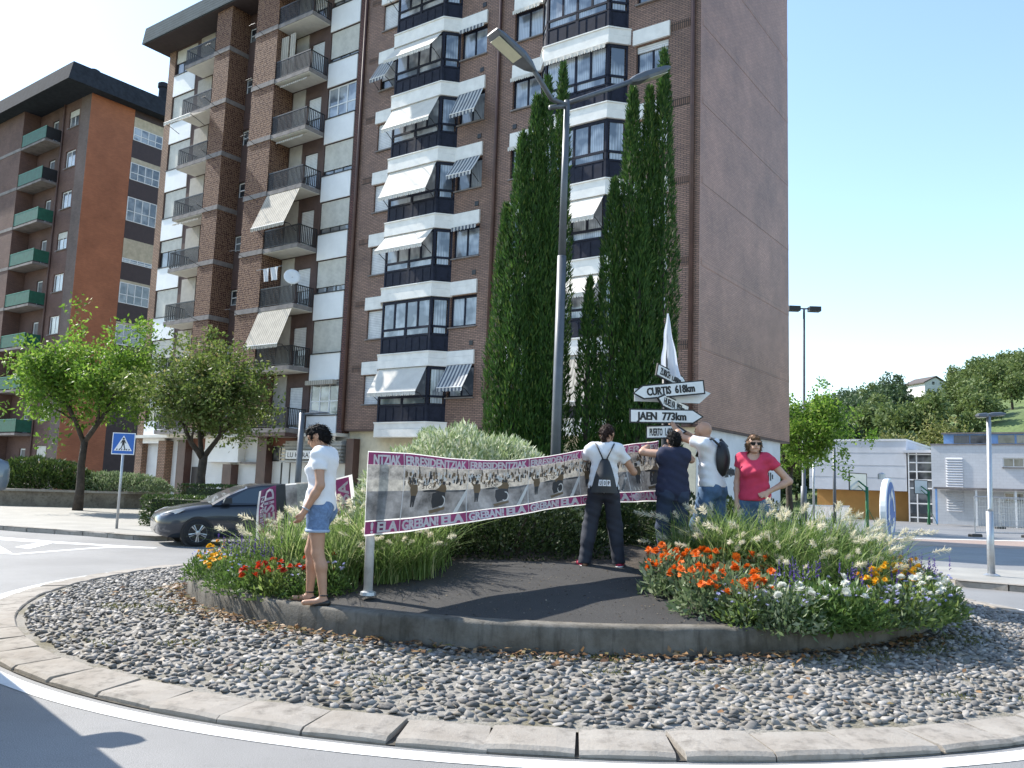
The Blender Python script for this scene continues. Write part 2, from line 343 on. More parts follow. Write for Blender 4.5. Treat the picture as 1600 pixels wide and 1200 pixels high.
def mortar_mat():
    m, N, L, P = _nodes('cobble_mortar'); P.inputs['Roughness'].default_value = 0.95; co = _coord(N, L)
    a = _noise(N, L, co, 1.3, 6, .7); b = _noise(N, L, co, 40, 4)
    c = _mix(N, L, (0.25, 0.232, 0.20), (0.145, 0.128, 0.08), _ramp(N, L, a, [(0.47, (0, 0, 0)), (0.62, (1, 1, 1))]))
    L.new(_mix(N, L, c, (0.05, 0.045, 0.04), _ramp(N, L, b, [(0.5, (0, 0, 0)), (0.75, (.8,)*3)])), P.inputs['Base Color']); _bump(N, L, P, b, 0.8, .02); return m
apron = struct(ap.build('cobble_apron', mortar_mat(), smooth=True))
# cobbles: 12 broken shapes; the 300 that show largest are single pieces, the rest one mass
def stonemat():
    m, N, L, P = _nodes('grey_limestone'); P.inputs['Roughness'].default_value = 0.75; co = _coord(N, L); g_ = N.new('ShaderNodeNewGeometry'); oi = N.new('ShaderNodeObjectInfo')
    ad = N.new('ShaderNodeMath'); ad.operation = 'ADD'; fr = N.new('ShaderNodeMath'); fr.operation = 'FRACT'; L.new(g_.outputs['Random Per Island'], ad.inputs[0]); L.new(oi.outputs['Random'], ad.inputs[1]); L.new(ad.outputs[0], fr.inputs[0])
    c = _ramp(N, L, fr.outputs[0], [(0, (0.095, 0.088, 0.080)), (.3, (0.18, 0.168, 0.152)), (.6, (0.25, 0.235, 0.215)), (.85, (0.34, 0.322, 0.298)), (1, (0.25, 0.215, 0.17))])
    b = _noise(N, L, co, 30, 5, .7); mu = N.new('ShaderNodeMix'); mu.data_type = 'RGBA'; mu.blend_type = 'MULTIPLY'; mu.inputs[0].default_value = 1
    L.new(c, mu.inputs[6]); L.new(_ramp(N, L, b, [(.3, (.6,)*3), (.7, (1.2,)*3)]), mu.inputs[7]); L.new(mu.outputs[2], P.inputs['Base Color']); _bump(N, L, P, b, .5, .01); return m
M_stone = stonemat()
_bm = bmesh.new(); bmesh.ops.create_icosphere(_bm, subdivisions=1, radius=1); ICO_V = np.array([v.co[:] for v in _bm.verts]); ICO_F = np.array([[v.index for v in f.verts] for f in _bm.faces]); 
_bm2 = bmesh.new(); bmesh.ops.create_icosphere(_bm2, subdivisions=2, radius=1); ICO2_V = np.array([v.co[:] for v in _bm2.verts]); ICO2_F = np.array([[v.index for v in f.verts] for f in _bm2.faces])
SH = []; SHF = []
for i in range(12):
    gg = np.random.default_rng(100+i); u_ = rdirs(13, gg); v = u_/np.abs(u_).max(1, keepdims=True)**.55*gg.uniform(.8, 1.05, (13, 1))   # hull of few points: broken flat faces
    hb_ = bmesh.new(); [hb_.verts.new(p) for p in v]; r_h = bmesh.ops.convex_hull(hb_, input=hb_.verts); bmesh.ops.delete(hb_, geom=[q for q in set(r_h['geom_interior']) if isinstance(q, bmesh.types.BMVert)], context='VERTS'); hb_.verts.index_update()
    SH.append(np.array([q.co[:] for q in hb_.verts])*np.array([1, .68, .42])); SHF.append(np.array([[q.index for q in f.verts] for f in hb_.faces]))
SHM = [npmesh('cobble', v, f) for v, f in zip(SH, SHF)]
gg = np.random.default_rng(5); st = []
r_ = 4.93
while r_ < 6.52:
    n_ = int(2*math.pi*r_/0.084); ph = gg.random()
    for i in range(n_):
        t = 2*math.pi*(i+ph+gg.uniform(-.3, .3))/n_; rr = r_+gg.uniform(-.02, .02)
        if gg.random() < 0.94: st.append((CX+rr*math.cos(t), CY+rr*math.sin(t), rr, t))
    r_ += 0.062
def stonekey(s):
    dx, dy = s[0], s[1]; return dx*dx+dy*dy if abs(dx) < dy*0.63 else 1e9
st.sort(key=stonekey); Vv = []; Ff = []; nb = 0
for i, (x, y, rr, t) in enumerate(st):
    s_ = gg.uniform(.034, .055); j = int(gg.integers(12)); rz = t+math.pi/2+gg.normal(0, .5); zz = bedz(rr)+gg.uniform(-.004, .010)
    sc3 = (s_*gg.uniform(.9, 1.3), s_*gg.uniform(.95, 1.25), s_*gg.uniform(.75, 1.2)); tx, ty = gg.normal(0, .28, 2)
    if i < 300: o = link('cobble', SHM[j], M_stone, apron, (x, y, zz), (tx, ty, rz), sc3)
    else:
        M3 = np.array(Matrix.LocRotScale(Vector((x, y, zz)), __import__('mathutils').Euler((tx, ty, rz)), Vector(sc3)))
        Vv.append(SH[j]@M3[:3, :3].T+M3[:3, 3]); Ff.append(SHF[j]+nb); nb += len(SH[j])
tag(link('cobbles', npmesh('cobbles', np.concatenate(Vv), np.concatenate(Ff)), M_stone, apron), kind='stuff')
# retaining wall with a worn, uneven top
wm = MB(); n = 220; gg = np.random.default_rng(9); ch = np.convolve(gg.normal(0, 1, n+8), np.ones(5)/5, 'same')[4:4+n]*.012; pit = (gg.random(n) < .10)*gg.uniform(.008, .035, n)
V = []
for i in range(n):
    t = 2*math.pi*i/n; e = ch[i]
    for r_, z in ((4.86, .12), (4.855+e*.5, .30), (4.85+e, .405-pit[i]), (4.832+e-pit[i]*.6, .43+e*.3-pit[i]*.4), (4.66, .435+e*.3), (4.63, .3)):
        V.append((CX+r_*math.cos(t), CY+r_*math.sin(t), z))
wm.add(V, [(i*6+j, i*6+j+1, ((i+1) % n)*6+j+1, ((i+1) % n)*6+j) for i in range(n) for j in range(5)])
rw = wm.build('retaining_wall', M_wall, smooth=True); tag(rw, 'low round concrete wall holding up the flower beds of the roundabout', 'wall')
def moundz(r): return 0.405+0.126*max(0, 4.7-r) if r > 1.2 else 0.405+0.126*3.5
mo = MB()
for r0, r1 in zip([0.02, .6, 1.2, 2, 3, 4, 4.68], [.6, 1.2, 2, 3, 4, 4.68, 4.72]): ring(mo, r0, r1, moundz(r0), moundz(r1), n=72)
struct(mo.build('planting_mound', M_soil, smooth=True))
pd = MB()
for r0, r1 in zip([2.2, 2.8, 3.4, 4.0], [2.8, 3.4, 4.0, 4.66]): ring(pd, r0, r1, moundz(r0)+.008, moundz(r1)+.008, 238, 290, 30)
struct(pd.build('tarmac_pad', M_pad, smooth=True))
def gz(x, y): return moundz(math.hypot(x-CX, y-CY))
dm = MB(); gq = np.random.default_rng(2); nn = 240; ex = 4.98+.09*np.convolve(gq.normal(0, 1, nn+10), np.ones(7)/7, 'same')[5:5+nn]*2
dm.add([p for i_ in range(nn) for t_ in (2*math.pi*i_/nn,) for p in ((CX+4.84*math.cos(t_), CY+4.84*math.sin(t_), bedz(4.84)+.012), (CX+ex[i_]*math.cos(t_), CY+ex[i_]*math.sin(t_), bedz(ex[i_])+.010))], [(2*i_, 2*i_+1, 2*((i_+1) % nn)+1, 2*((i_+1) % nn)) for i_ in range(nn)]); dm.build('dirt_strip', mat('damp_dirt', (.045, .038, .028), .95, var=.5, vs=9, bump=.8, bs=60, bd=.02), apron)
# fallen leaves along the foot of the wall
gg = np.random.default_rng(21); n = 900; t = gg.uniform(R(195), R(318), n); rr = 4.9+np.abs(gg.normal(0, .16, n))+(gg.random(n) < .12)*gg.uniform(0, 1.3, n)
Pp = np.stack([CX+rr*np.cos(t), CY+rr*np.sin(t), np.array([bedz(q) for q in rr])+.03+gg.random(n)*.03], 1)
D = rdirs(n, gg); D[:, 2] *= .25; N_ = rdirs(n, gg)*.5; N_[:, 2] += 1
V, F = leafquads(Pp, D, N_, gg.uniform(.035, .085, n), gg.uniform(.025, .06, n))
tag(link('fallen_leaves', npmesh('fallen_leaves', V, F), leafmat('dry_leaf', [(0, (.09, .045, .02)), (.4, (.20, .11, .05)), (.75, (.30, .19, .09)), (1, (.10, .10, .03))], trans=.15)), 'scattered dry brown leaves along the foot of the low wall', 'leaves', kind='stuff')
n = 700; t = gg.uniform(R(238), R(290), n); rr = gg.uniform(2.3, 4.62, n); Pp = np.stack([CX+rr*np.cos(t), CY+rr*np.sin(t), np.array([moundz(q) for q in rr])+.012], 1); D = rdirs(n, gg); D[:, 2] *= .2; N_ = rdirs(n, gg)*.4; N_[:, 2] += 1
V, F = leafquads(Pp, D, N_, gg.uniform(.008, .035, n), gg.uniform(.006, .02, n)); tag(link('plant_litter', npmesh('plant_litter', V, F), leafmat('litter', [(0, (.05, .035, .02)), (.5, (.14, .10, .06)), (1, (.26, .23, .17))], trans=.1)), 'bits of dry plant litter strewn over the dark tarmac', 'litter', kind='stuff')
# moss and weeds in the joints of the apron
n = 2600; ct = gg.uniform(R(190), R(330), 46); cr = np.where(gg.random(46) < .6, gg.uniform(4.9, 5.35, 46), gg.uniform(5.2, 6.5, 46)); i = gg.integers(0, 46, n)
t = ct[i]+gg.normal(0, .022, n); rr = cr[i]+gg.normal(0, .05, n)
Pp = np.stack([CX+rr*np.cos(t), CY+rr*np.sin(t), np.array([bedz(q) for q in rr])+.005], 1); D = rdirs(n, gg)*.8; D[:, 2] = np.abs(D[:, 2])+.25
V, F = leafquads(Pp, D, rdirs(n, gg), gg.uniform(.02, .055, n), gg.uniform(.006, .013, n))
tag(link('weeds', npmesh('weeds', V, F), leafmat('weed', [(0, (.07, .085, .02)), (.6, (.14, .15, .045)), (1, (.20, .17, .06))])), 'small yellowish weeds growing between the cobbles', 'weeds', kind='stuff')
# ================================================================ BUILDINGS
M_cream = mat('cream_render', (0.62, 0.60, 0.55), .8, var=.12, vs=1.5, bump=.15, bs=30)
M_whitebase = mat('white_painted_wall', (0.66, 0.66, 0.66), .75, var=.10, vs=.9, bump=.1, bs=30)
M_band = mat('white_composite_band', (0.79, 0.77, 0.73), .6, var=.08, vs=2.5)
M_panel = mat('white_spandrel_panel', (0.79, 0.79, 0.79), .5, var=.05, vs=1.2)
M_navy = mat('dark_blue_timber', (0.017, 0.020, 0.036), .65, var=.25, vs=5, spec=.2)
M_brown = mat('brown_metal', (0.085, 0.042, 0.034), .5, var=.2, vs=2)
M_brownwall = mat('brown_render', (0.095, 0.058, 0.05), .8, var=.2, vs=1.5)
M_shut = stripes('roller_shutter_cream', (0.58, 0.56, 0.50), (0.44, 0.42, 0.38), 0.07, 2, .6, 0, .8)
M_shutw = stripes('roller_shutter_white', (0.70, 0.70, 0.70), (0.46, 0.46, 0.47), 0.085, 2, .6, 0, .76)
M_whiteframe = mat('white_window_frame', (0.74, 0.74, 0.74), .4, var=.05)
M_rail = mat('black_iron', (0.012, 0.013, 0.016), .45, var=.2)
M_slab = mat('balcony_concrete', (0.22, 0.195, 0.185), .8, var=.25, vs=2)
M_soff = mat('white_soffit', (0.66, 0.64, 0.58), .8, var=.08)
M_awn = mat('ivory_canvas', (0.74, 0.71, 0.65), .85, var=.07, vs=2)
def thin(m, f):
    N, L = m.node_tree.nodes, m.node_tree.links; P = N['Principled BSDF']; t = N.new('ShaderNodeBsdfTranslucent')
    if P.inputs['Base Color'].links: L.new(P.inputs['Base Color'].links[0].from_socket, t.inputs[0])
    else: t.inputs[0].default_value = P.inputs['Base Color'].default_value
    mx = N.new('ShaderNodeMixShader'); mx.inputs[0].default_value = f; L.new(P.outputs[0], mx.inputs[1]); L.new(t.outputs[0], mx.inputs[2]); L.new(mx.outputs[0], N['Material Output'].inputs[0]); return m
thin(M_awn, .25)
M_awns = stripes('striped_canvas', (0.62, 0.62, 0.60), (0.13, 0.15, 0.19), 0.20, 0, .85, .2)
M_awnb = stripes('beige_striped_canvas', (0.62, 0.58, 0.50), (0.42, 0.38, 0.33), 0.16, 0, .85, .3)
M_curt = pane('pane_curtain', (0.06, 0.08, 0.11), (0.40, 0.44, 0.49))
M_dpane = pane('pane_dark', (0.018, 0.024, 0.032), (0.20, 0.21, 0.22))
for m_ in (M_curt, M_dpane):                                       # curtains differ from window to window
    N, L = m_.node_tree.nodes, m_.node_tree.links; tc = [n for n in N if n.type == 'TEX_COORD'][0]; oi = N.new('ShaderNodeObjectInfo')
    mu = N.new('ShaderNodeMath'); mu.operation = 'MULTIPLY'; mu.inputs[1].default_value = 53; L.new(oi.outputs['Random'], mu.inputs[0])
    va = N.new('ShaderNodeVectorMath'); va.operation = 'ADD'; L.new(tc.outputs['Object'], va.inputs[0]); L.new(mu.outputs[0], va.inputs[1])
    for l in list(tc.outputs['Object'].links):
        if l.to_node != va: L.new(va.outputs[0], l.to_socket)
BR = brick('brown_facing_brick', (0.37, 0.22, 0.158), (0.265, 0.155, 0.115), (0.075, 0.055, 0.047), .26, .075, .014, rough=.65)
BRS = brick('side_brick', (0.46, 0.255, 0.18), (0.37, 0.20, 0.145), (0.21, 0.13, 0.10), .26, .075, .010, bump=.3, rough=.5)
BRST = brick('red_strip_brick', (0.22, 0.095, 0.075), (0.15, 0.06, 0.05), (0.05, 0.035, 0.035), .2, .09, .02)
BRE = brick('pale_edge_brick', (0.40, 0.24, 0.16), (0.30, 0.17, 0.11), (0.10, 0.07, 0.05), .25, .09, .02)
def lattice():
    m, N, L, P = _nodes('ornamental_tile'); P.inputs['Roughness'].default_value = .85; co = _coord(N, L); sp = N.new('ShaderNodeSeparateXYZ'); L.new(co, sp.inputs[0])
    ad = N.new('ShaderNodeMath'); ad.operation = 'ADD'; L.new(sp.outputs[0], ad.inputs[0]); L.new(sp.outputs[1], ad.inputs[1]); cb = N.new('ShaderNodeCombineXYZ'); L.new(ad.outputs[0], cb.inputs[0]); L.new(sp.outputs[2], cb.inputs[1])
    v = N.new('ShaderNodeTexVoronoi'); v.feature = 'F1'; v.distance = 'MANHATTAN'; v.inputs['Scale'].default_value = 8.5; v.inputs['Randomness'].default_value = .32; L.new(cb.outputs[0], v.inputs[0])
    c = _ramp(N, L, v.outputs['Distance'], [(.18, (.06, .022, .016)), (.36, (.115, .043, .03)), (.44, (.36, .235, .145)), (.58, (.26, .155, .095)), (.66, (.065, .026, .019))]); L.new(c, P.inputs['Base Color'])
    _bump(N, L, P, v.outputs['Distance'], .5, .02); MATS['lat'] = m; return m
M_lat = lattice()
_C = {}
def cached(key, fn):
    if key not in _C: _C[key] = fn()
    return _C[key]
def window(par, u0, u1, z0, z1, off, fm, pm, cols=2, bar=.07, sill=True, rail=None, name='window', deep=.05, shut=0, sm=None):
    """frame with panes, sill and roller shutter pulled down by the fraction shut"""
    w_, h_ = round(u1-u0, 3), round(z1-z0, 3)
    def mk():
        m = MB(); m.box(0, w_, 0, deep, 0, bar); m.box(0, w_, 0, deep, h_-bar, h_)
        for i in range(cols+1):
            x = i*(w_-bar)/cols; m.box(x, x+bar, 0, deep, bar, h_-bar)
        if rail: m.box(bar, w_-bar, 0, deep-.004, h_*rail-.03, h_*rail+.03)
        return m.mesh('window')
    f = link(name, cached(('w', w_, h_, cols, bar, rail, fm.name), mk), fm, par, (u0, off, z0))
    pw = (w_-bar*(cols+1))/cols
    for i in range(cols):
        x = bar+i*(pw+bar)
        link('pane', cached(('p', round(pw, 3), h_, bar, pm.name), lambda: MB().box(0, pw, 0, .012, 0, h_-2*bar).mesh('pane')), pm, f, (x, deep*.3, bar))
    if sill: link('sill', cached(('s', w_), lambda: MB().box(-.06, w_+.06, 0, .26, -.06, 0).mesh('sill')), M_slab, f, (0, 0, -.002))
    if shut > 0:
        hs = h_*shut; link('shutter', cached(('sh', w_, round(hs, 2), sm.name), lambda: MB().box(.012, w_-.012, 0, .03, -hs, 0).mesh('shutter')), sm, f, (0, deep+.012, h_-.006))
    return f
def awning(par, u0, u1, off, z, proj, drop, m, val=.2, arms=True):
    w_ = u1-u0; mb = MB(); n = 8
    def P(s, t): return (s*w_, proj*t, -drop*t-.035*math.sin(math.pi*t)*(.7+.3*math.sin(s*4)))
    for i in range(6):
        for j in range(4): mb.quad(P(i/6, j/4), P((i+1)/6, j/4), P((i+1)/6, (j+1)/4), P(i/6, (j+1)/4))
    a = mb.build('awning', m, par, loc=(u0, off, z))
    vb = MB(); k = max(6, int(w_/.11))
    for i in range(k):
        s0, s1 = i/k, (i+1)/k
        pts = [(s0*w_, proj, -drop), (s1*w_, proj, -drop)]+[((s1+(s0-s1)*q)*w_, proj+.015*math.sin(i*2.1+q*3), -drop-val*(.72+.28*math.sin(math.pi*q))) for q in (0, .3, .7, 1)]
        vb.quad(*pts)
    vb.build('valance', m, a)
    if arms:
        for x in (.06, w_-.06): MB().tube([(x, 0, -drop*.95-.35), (x, proj*.55, -drop*.9-.18), (x, proj-.02, -drop-.02)], .018, 6).build('arm', M_rail, a)
        MB().tube([(0, proj, -drop), (w_, proj, -drop)], .022, 6).build('front_bar', M_whiteframe, a)
    return a
A_MAIN = R(144.41); S_MAIN = .885
def camscale(p, s): return (p[0]*s, p[1]*s, 1.6*(1-s))
ORG = camscale((6.77, 30.5), S_MAIN)
# ---------------------------------------------------------------- brick block with bay windows
bb = thing('apartment_building', 'tall brown brick apartment block with white-banded bay windows and a blank side wall', 'building', ORG, A_MAIN, scale=S_MAIN)
TOP = 30.4; UW = 18.3
holes = []
ZB = [7.47+3.17*k for k in range(7)]
for zb in ZB:
    for u0, u1 in ((10.40, 11.90), (7.33, 8.83)): holes.append((u0, u1, zb-2.08, zb-.66))
    for u0, u1 in ((16.02, 17.12), (1.34, 2.74)): holes.append((u0, u1, zb-2.23, zb-.83))
wl = MB(); wallgrid(wl, 0, UW, 4.05, TOP, holes, lambda u, o, z: (u, o, z), .22)
wl.quad((UW, 0, 4.05), (UW, -10, 4.05), (UW, -10, TOP), (UW, 0, TOP)); wl.quad((0, 0, TOP), (UW, 0, TOP), (UW, -10.6, TOP), (0, -10.6, TOP)); wl.quad((0, 0, 4.05), (0, -10.6, 4.05), (UW, -10.6, 4.05), (UW, 0, 4.05)); wl.quad((0, -10.6, 4.05), (0, -10.6, TOP), (UW, -10.6, TOP), (UW, -10.6, 4.05))
wl.build('wall', BR, bb)
MB().box(-.012, -.002, -10.6, -.003, 4.06, TOP).build('side_wall', BRS, bb)
# soldier courses: bricks on end at each floor
sol = brick('soldier_course', (0.26, 0.15, 0.105), (0.17, 0.10, 0.075), (0.05, 0.04, 0.035), .085, .26, .018, offset=0)
for zb in ZB:
    MB().box(-.021, -.0125, -10.59, -.20, zb-.62, zb-.32).build('soldier_course', brick('side_soldier_course', (.46, .255, .18), (.37, .20, .145), (.21, .13, .10), .085, .30, .012, offset=0, rough=.5), bb)
    for a, b in ((.42, 1.24), (17.22, 18.0)): MB().box(a, b, 0, .012, zb-.62, zb-.30).build('soldier_course', sol, bb)
bs = MB(); bs.box(.15, UW, -9.75, -.35, 0, 4.05); bs.build('ground_floor_wall', M_whitebase, bb); MB().box(.2, UW-.1, -.35, -.30, .02, 3.97).build('front_wall', mat('sand_render', (.62, .56, .42), .8, var=.1), bb)
MB().box(-.02, UW, -10.62, .02, 3.98, 4.049).build('base_trim', M_brown, bb)
# painted marks on the white base of the side wall
gr = MB(); g = random.Random(4); M_gra = mat('black_spray', (.02, .02, .022), .7, var=.3, vs=8)
for i in range(13):
    v = 1.95+i*.165; h = g.uniform(.10, .26); gr.box(.138, .148, -v-.115, -v, 2.45-h, 2.45+h*(.2 if i in (1, 2) else 1)*.9)
gr.box(.137, .147, -4.05, -2.3, 2.36, 2.53)
for i in range(7): v = 7.1+i*.25; h = g.uniform(.08, .2); gr.box(.137, .147, -v-.13, -v, 2.4-h, 2.4+h)
tag(gr.build('graffiti', M_gra, bb), kind='stuff')
cm = MB(); pts = [(7.25, 1.5), (7.3, 1.78), (7.55, 2.0), (8.0, 2.02), (8.35, 1.8), (8.5, 1.72), (8.5, 1.5)]; cm.prism([(.146, -v, z) for v, z in pts], (-.008, 0, 0)); cm.build('painted_car', mat('grey_mural', (.22, .22, .24), .7), bb)
for u in (.16, 9.50, 18.22): MB().tube([(u+.12, .09, 4.0), (u+.12, .09, TOP)], .085, 8).build('downpipe', M_brown, bb, True)
for zb in ZB:
    for u in (10.5, 8.55): MB().box(u, u+.21, -.01, .03, zb+.22, zb+.43).build('vent', M_rail, bb)
# flat windows beside the bays
for k, zb in enumerate(ZB):
    for u0, u1 in ((10.40, 11.90), (7.33, 8.83)): window(bb, u0, u1, zb-2.07, zb-.67, -.18, M_navy, M_curt, 2, .09)
    for j, (u0, u1) in enumerate(((16.02, 17.12), (1.34, 2.74))):
        sh = [(.98, .98, .98, 1, 1, .6, .95), (.96, 1, .9, .85, .2, .4, .3)][j][k]
        window(bb, u0, u1, zb-2.22, zb-.84, -.18, M_navy, M_dpane if j == 0 else M_curt, 1+j, .08, shut=sh, sm=M_shutw)
    for u0, u1, zt in ((10.38, 11.98, zb), (7.26, 8.84, zb), (16.05, 17.24, zb-.18), (1.26, 2.86, zb-.18)):
        link('shutter_box', cached(('sb', round(u1-u0, 2)), lambda: MB().box(0, u1-u0, 0, .10, 0, .355).box(.0, u1-u0, 0, .094, .361, .62).mesh('shutter_box')), M_band, bb, (u0, 0, zt-.62))
# bay windows: three faces, each with bars, panes, small lower panes and timber panels
HW, HF, DP = 2.1, 1.515, .6
plan = [(-HW, .0), (-HF, DP), (HF, DP), (HW, .0)]
def faceframe(mb, a, b, h, cols, sub):
    a = Vector((*a, 0)); b = Vector((*b, 0)); t = (b-a); Ln = t.length; t /= Ln; n = Vector((-t.y, t.x, 0))
    def P(s, o, z): return tuple(a+t*s+n*o+Vector((0, 0, z)))
    def bar(s0, s1, z0, z1, o0=-.05, o1=.0): mb.add([P(s, o, z) for z in (z0, z1) for o in (o0, o1) for s in (s0, s1)], [(0, 2, 3, 1), (4, 5, 7, 6), (0, 1, 5, 4), (2, 6, 7, 3), (0, 4, 6, 2), (1, 3, 7, 5)])
    zt, zm, zl = h-.13, h*.47, h*.35; pn = []; sm = []; tp = []
    bar(0, Ln, zt, h); bar(0, Ln, zm-.05, zm+.05); bar(0, Ln, zl-.09, zl-.02); bar(0, Ln, 0, .06)
    bar(0, .09, .06, zt); bar(Ln-.09, Ln, .06, zt)
    for i in range(1, cols): s = .09+(Ln-.18)*i/cols; bar(s-.045, s+.045, zm+.05, zt)
    if cols == 4: bar(Ln/2-.07, Ln/2+.07, .06, zm)
    for i in range(cols): s0 = .09+(Ln-.18)*i/cols+.05; s1 = .09+(Ln-.18)*(i+1)/cols-.05; pn.append([P(s, -.035, z) for s, z in ((s0, zm+.05), (s1, zm+.05), (s1, zt), (s0, zt))])
    for i in range(max(1, cols//2)): c = max(1, cols//2); s0 = .1+(Ln-.2)*i/c+.06; s1 = .1+(Ln-.2)*(i+1)/c-.06; sm.append([P(s, -.035, z) for s, z in ((s0, zl), (s1, zl), (s1, zm-.05), (s0, zm-.05))])
    bar(.09, Ln-.09, .06, zl-.09, -.06, -.03)
    m = sub
    for i in range(m): s0 = .12+(Ln-.24)*i/m+.05; s1 = .12+(Ln-.24)*(i+1)/m-.05; bar(s0, s1, .14, zl-.16, -.03, -.008)
    return pn, sm
BH = 2.54
def baymesh():
    mb = MB(); P_ = []; S_ = []
    for (a, b), c, s in (((plan[0], plan[1]), 1, 1), ((plan[1], plan[2]), 4, 6), ((plan[2], plan[3]), 1, 1)):
        p, q = faceframe(mb, a, b, BH, c, s)
        P_ += p; S_ += q
    return mb.mesh('bay_window'), [npmesh('pane', p, [(0, 1, 2, 3)]) for p in P_], [npmesh('pane', p, [(0, 1, 2, 3)]) for p in S_]
bw, bp, bsml = baymesh()
def bandmesh(h=.63, e=.10):
    mb = MB(); pl = [(-HW-.12, 0), (-HF-.05, DP+e), (HF+.05, DP+e), (HW+.12, 0)]
    for z0, z1, d in ((0, h*.56, 0), (h*.57, h, -.012)):
        mb.prism([(x, max(0, y+d) if y else 0, z0) for x, y in pl], (0, 0, z1-z0))
    mb.prism([(x*1.012, y+.03 if y else 0, h) for x, y in pl], (0, 0, .05)); return mb.mesh('bay_band')
bdm = bandmesh()
for uc, col in ((14.03, 0), (5.21, 1)):
    for k, zb in enumerate([4.30]+ZB):
        link('bay_band', bdm, M_band, bb, (uc, 0, zb-.63-.045))
    for k, zb in enumerate(ZB):
        f = link('bay_window', bw, M_navy, bb, (uc, 0, zb-.63-BH-.055))
        for p in bp: link('pane', p, M_curt, f)
        for p in bsml: link('pane', p, M_curt, f)
# awnings, as they hang on each floor
for k, proj, drop, m in ((0, .68, 1.18, M_awn), (2, .72, .84, M_awn), (3, .65, 1.42, M_awn), (4, .68, 1.22, M_awn), (5, .80, .98, M_awn), (6, .8, 1.0, M_awn)):
    awning(bb, 12.6, 15.55, .62, ZB[k]-.69, proj, drop, m)
for k, proj, drop, m in ((0, .75, 1.9, M_awnb), (1, .75, .85, M_awn), (2, .75, 1.0, M_awn), (4, .14, .04, M_awn), (6, .2, .1, M_awn)):
    awning(bb, 3.75, 6.70, .62, ZB[k]-.69, proj, drop, m, arms=proj > .3)
for k, proj, drop, m in ((0, .65, 1.07, M_awns), (2, .14, .05, M_awns), (3, .65, .93, M_awns), (4, .6, 1.18, M_awns), (5, .14, .05, M_awns), (6, .3, .3, M_awns)):
    awning(bb, 10.42, 11.85, .11, ZB[k]-.64, proj, drop, m, arms=proj > .4)
awning(bb, 16.1, 17.15, .11, ZB[5]-.84, .62, 1.08, M_awns)
for k in (3, 4, 5): awning(bb, 7.36, 8.80, .11, ZB[k]-.64, .16, .06, M_awn, arms=False)
# ---------------------------------------------------------------- older block with patterned pillars and balconies
ob = thing('apartment_building', 'older brown apartment block with patterned pillars, black railed balconies and shops below', 'building', ORG, A_MAIN, scale=S_MAIN)
ZS = [4.02+3.14*k for k in range(8)]; OT = 28.7; O0, O1 = 18.42, 36.3; PJ = 1.3
MB().box(O0, 18.80, -9, .02, 3.9, OT).build('brick_strip', BRST, ob)
MB().box(35.62, O1, -9, .03, 0, OT).build('edge_pier', BRE, ob)
ow = MB(); hol = []
for zs in ZS:
    for a, b in ((18.86, 21.0), (33.32, 35.56)): hol.append((a, b, zs+.73, min(zs+2.5, OT-.1)))
    hol.append((27.46, 28.16, zs+.85, zs+1.75))
    for a, b in ((21.5, 22.5), (30.2, 31.3)): hol.append((a, b, zs+.1, zs+2.25))
wallgrid(ow, 18.8, 35.62, 3.9, OT, hol, lambda u, o, z: (u, o, z), .2); ow.quad((18.8, -9, OT), (35.6, -9, OT), (35.6, 0, OT), (18.8, 0, OT)); ow.quad((18.8, -9, 3.9), (18.8, -9, OT), (35.6, -9, OT), (35.6, -9, 3.9))
ow.build('wall', M_brownwall, ob)
for k, zs in enumerate(ZS):
    for j, (a, b) in enumerate(((18.84, 21.02), (33.30, 35.58))):
        h1 = min(1.35, OT-zs+.62); link('spandrel', cached(('spn', j, round(h1, 2)), lambda: MB().box(0, b-a, 0, .05, 0, h1).mesh('spandrel')), M_panel, ob, (a, .0, zs-.62))
        sh = [(0, .99, .8, .8, .82, 0, .84, .8), (.6, .99, .99, .4, .98, .98, .97, .5)][j][k]
        if zs+2.48 < OT: window(ob, a+.03, b-.03, zs+.75, zs+2.48, -.14, M_whiteframe if sh == 0 else M_rail, M_curt if sh == 0 else M_dpane, 3, .07, False, .42 if sh == 0 else None, shut=sh, sm=M_shut)
        else: window(ob, a+.03, b-.03, zs+.75, OT-.15, -.14, M_whiteframe, M_dpane, 3, .07, False, shut=.5, sm=M_shut)
        link('ledge', cached(('ldg', j), lambda: MB().box(-.02, b-a+.02, 0, .09, 0, .05).mesh('ledge')), M_rail, ob, (a, 0, zs+.731))
    window(ob, 27.46, 28.16, zs+.86, zs+1.74, -.15, M_whiteframe, M_dpane, 1, .06, False, .5)
    link('infill', cached('inf', lambda: MB().box(0, .8, 0, .03, 0, 1.0).mesh('infill')), brick('infill_brick', (.14, .075, .065), (.11, .06, .05), (.05, .035, .03), .25, .08, .012), ob, (27.42, 0.002, zs+1.80))
    for a, b in ((21.5, 22.5), (30.2, 31.3)):
        d = window(ob, a, b, zs+.12, zs+2.24, -.15, M_whiteframe, M_dpane, 1, .08, False, .5, name='balcony_door', shut=(.55 if (k*7+int(a)) % 3 else .9), sm=M_shutw)
    for a, b in ((22.75, 23.75), (31.5, 32.9)): MB().box(a, b, .002, .04, zs+.1, zs+2.9 if zs+2.9 < OT else OT-.05).build('balcony_wall_panel', mat('shaded_loggia_render', (.40, .37, .33), .8, var=.1), ob)
MB().box(18.95, 21.0, .05, .3, ZS[0]+2.28, ZS[0]+2.5).build('valance', M_awnb, ob)
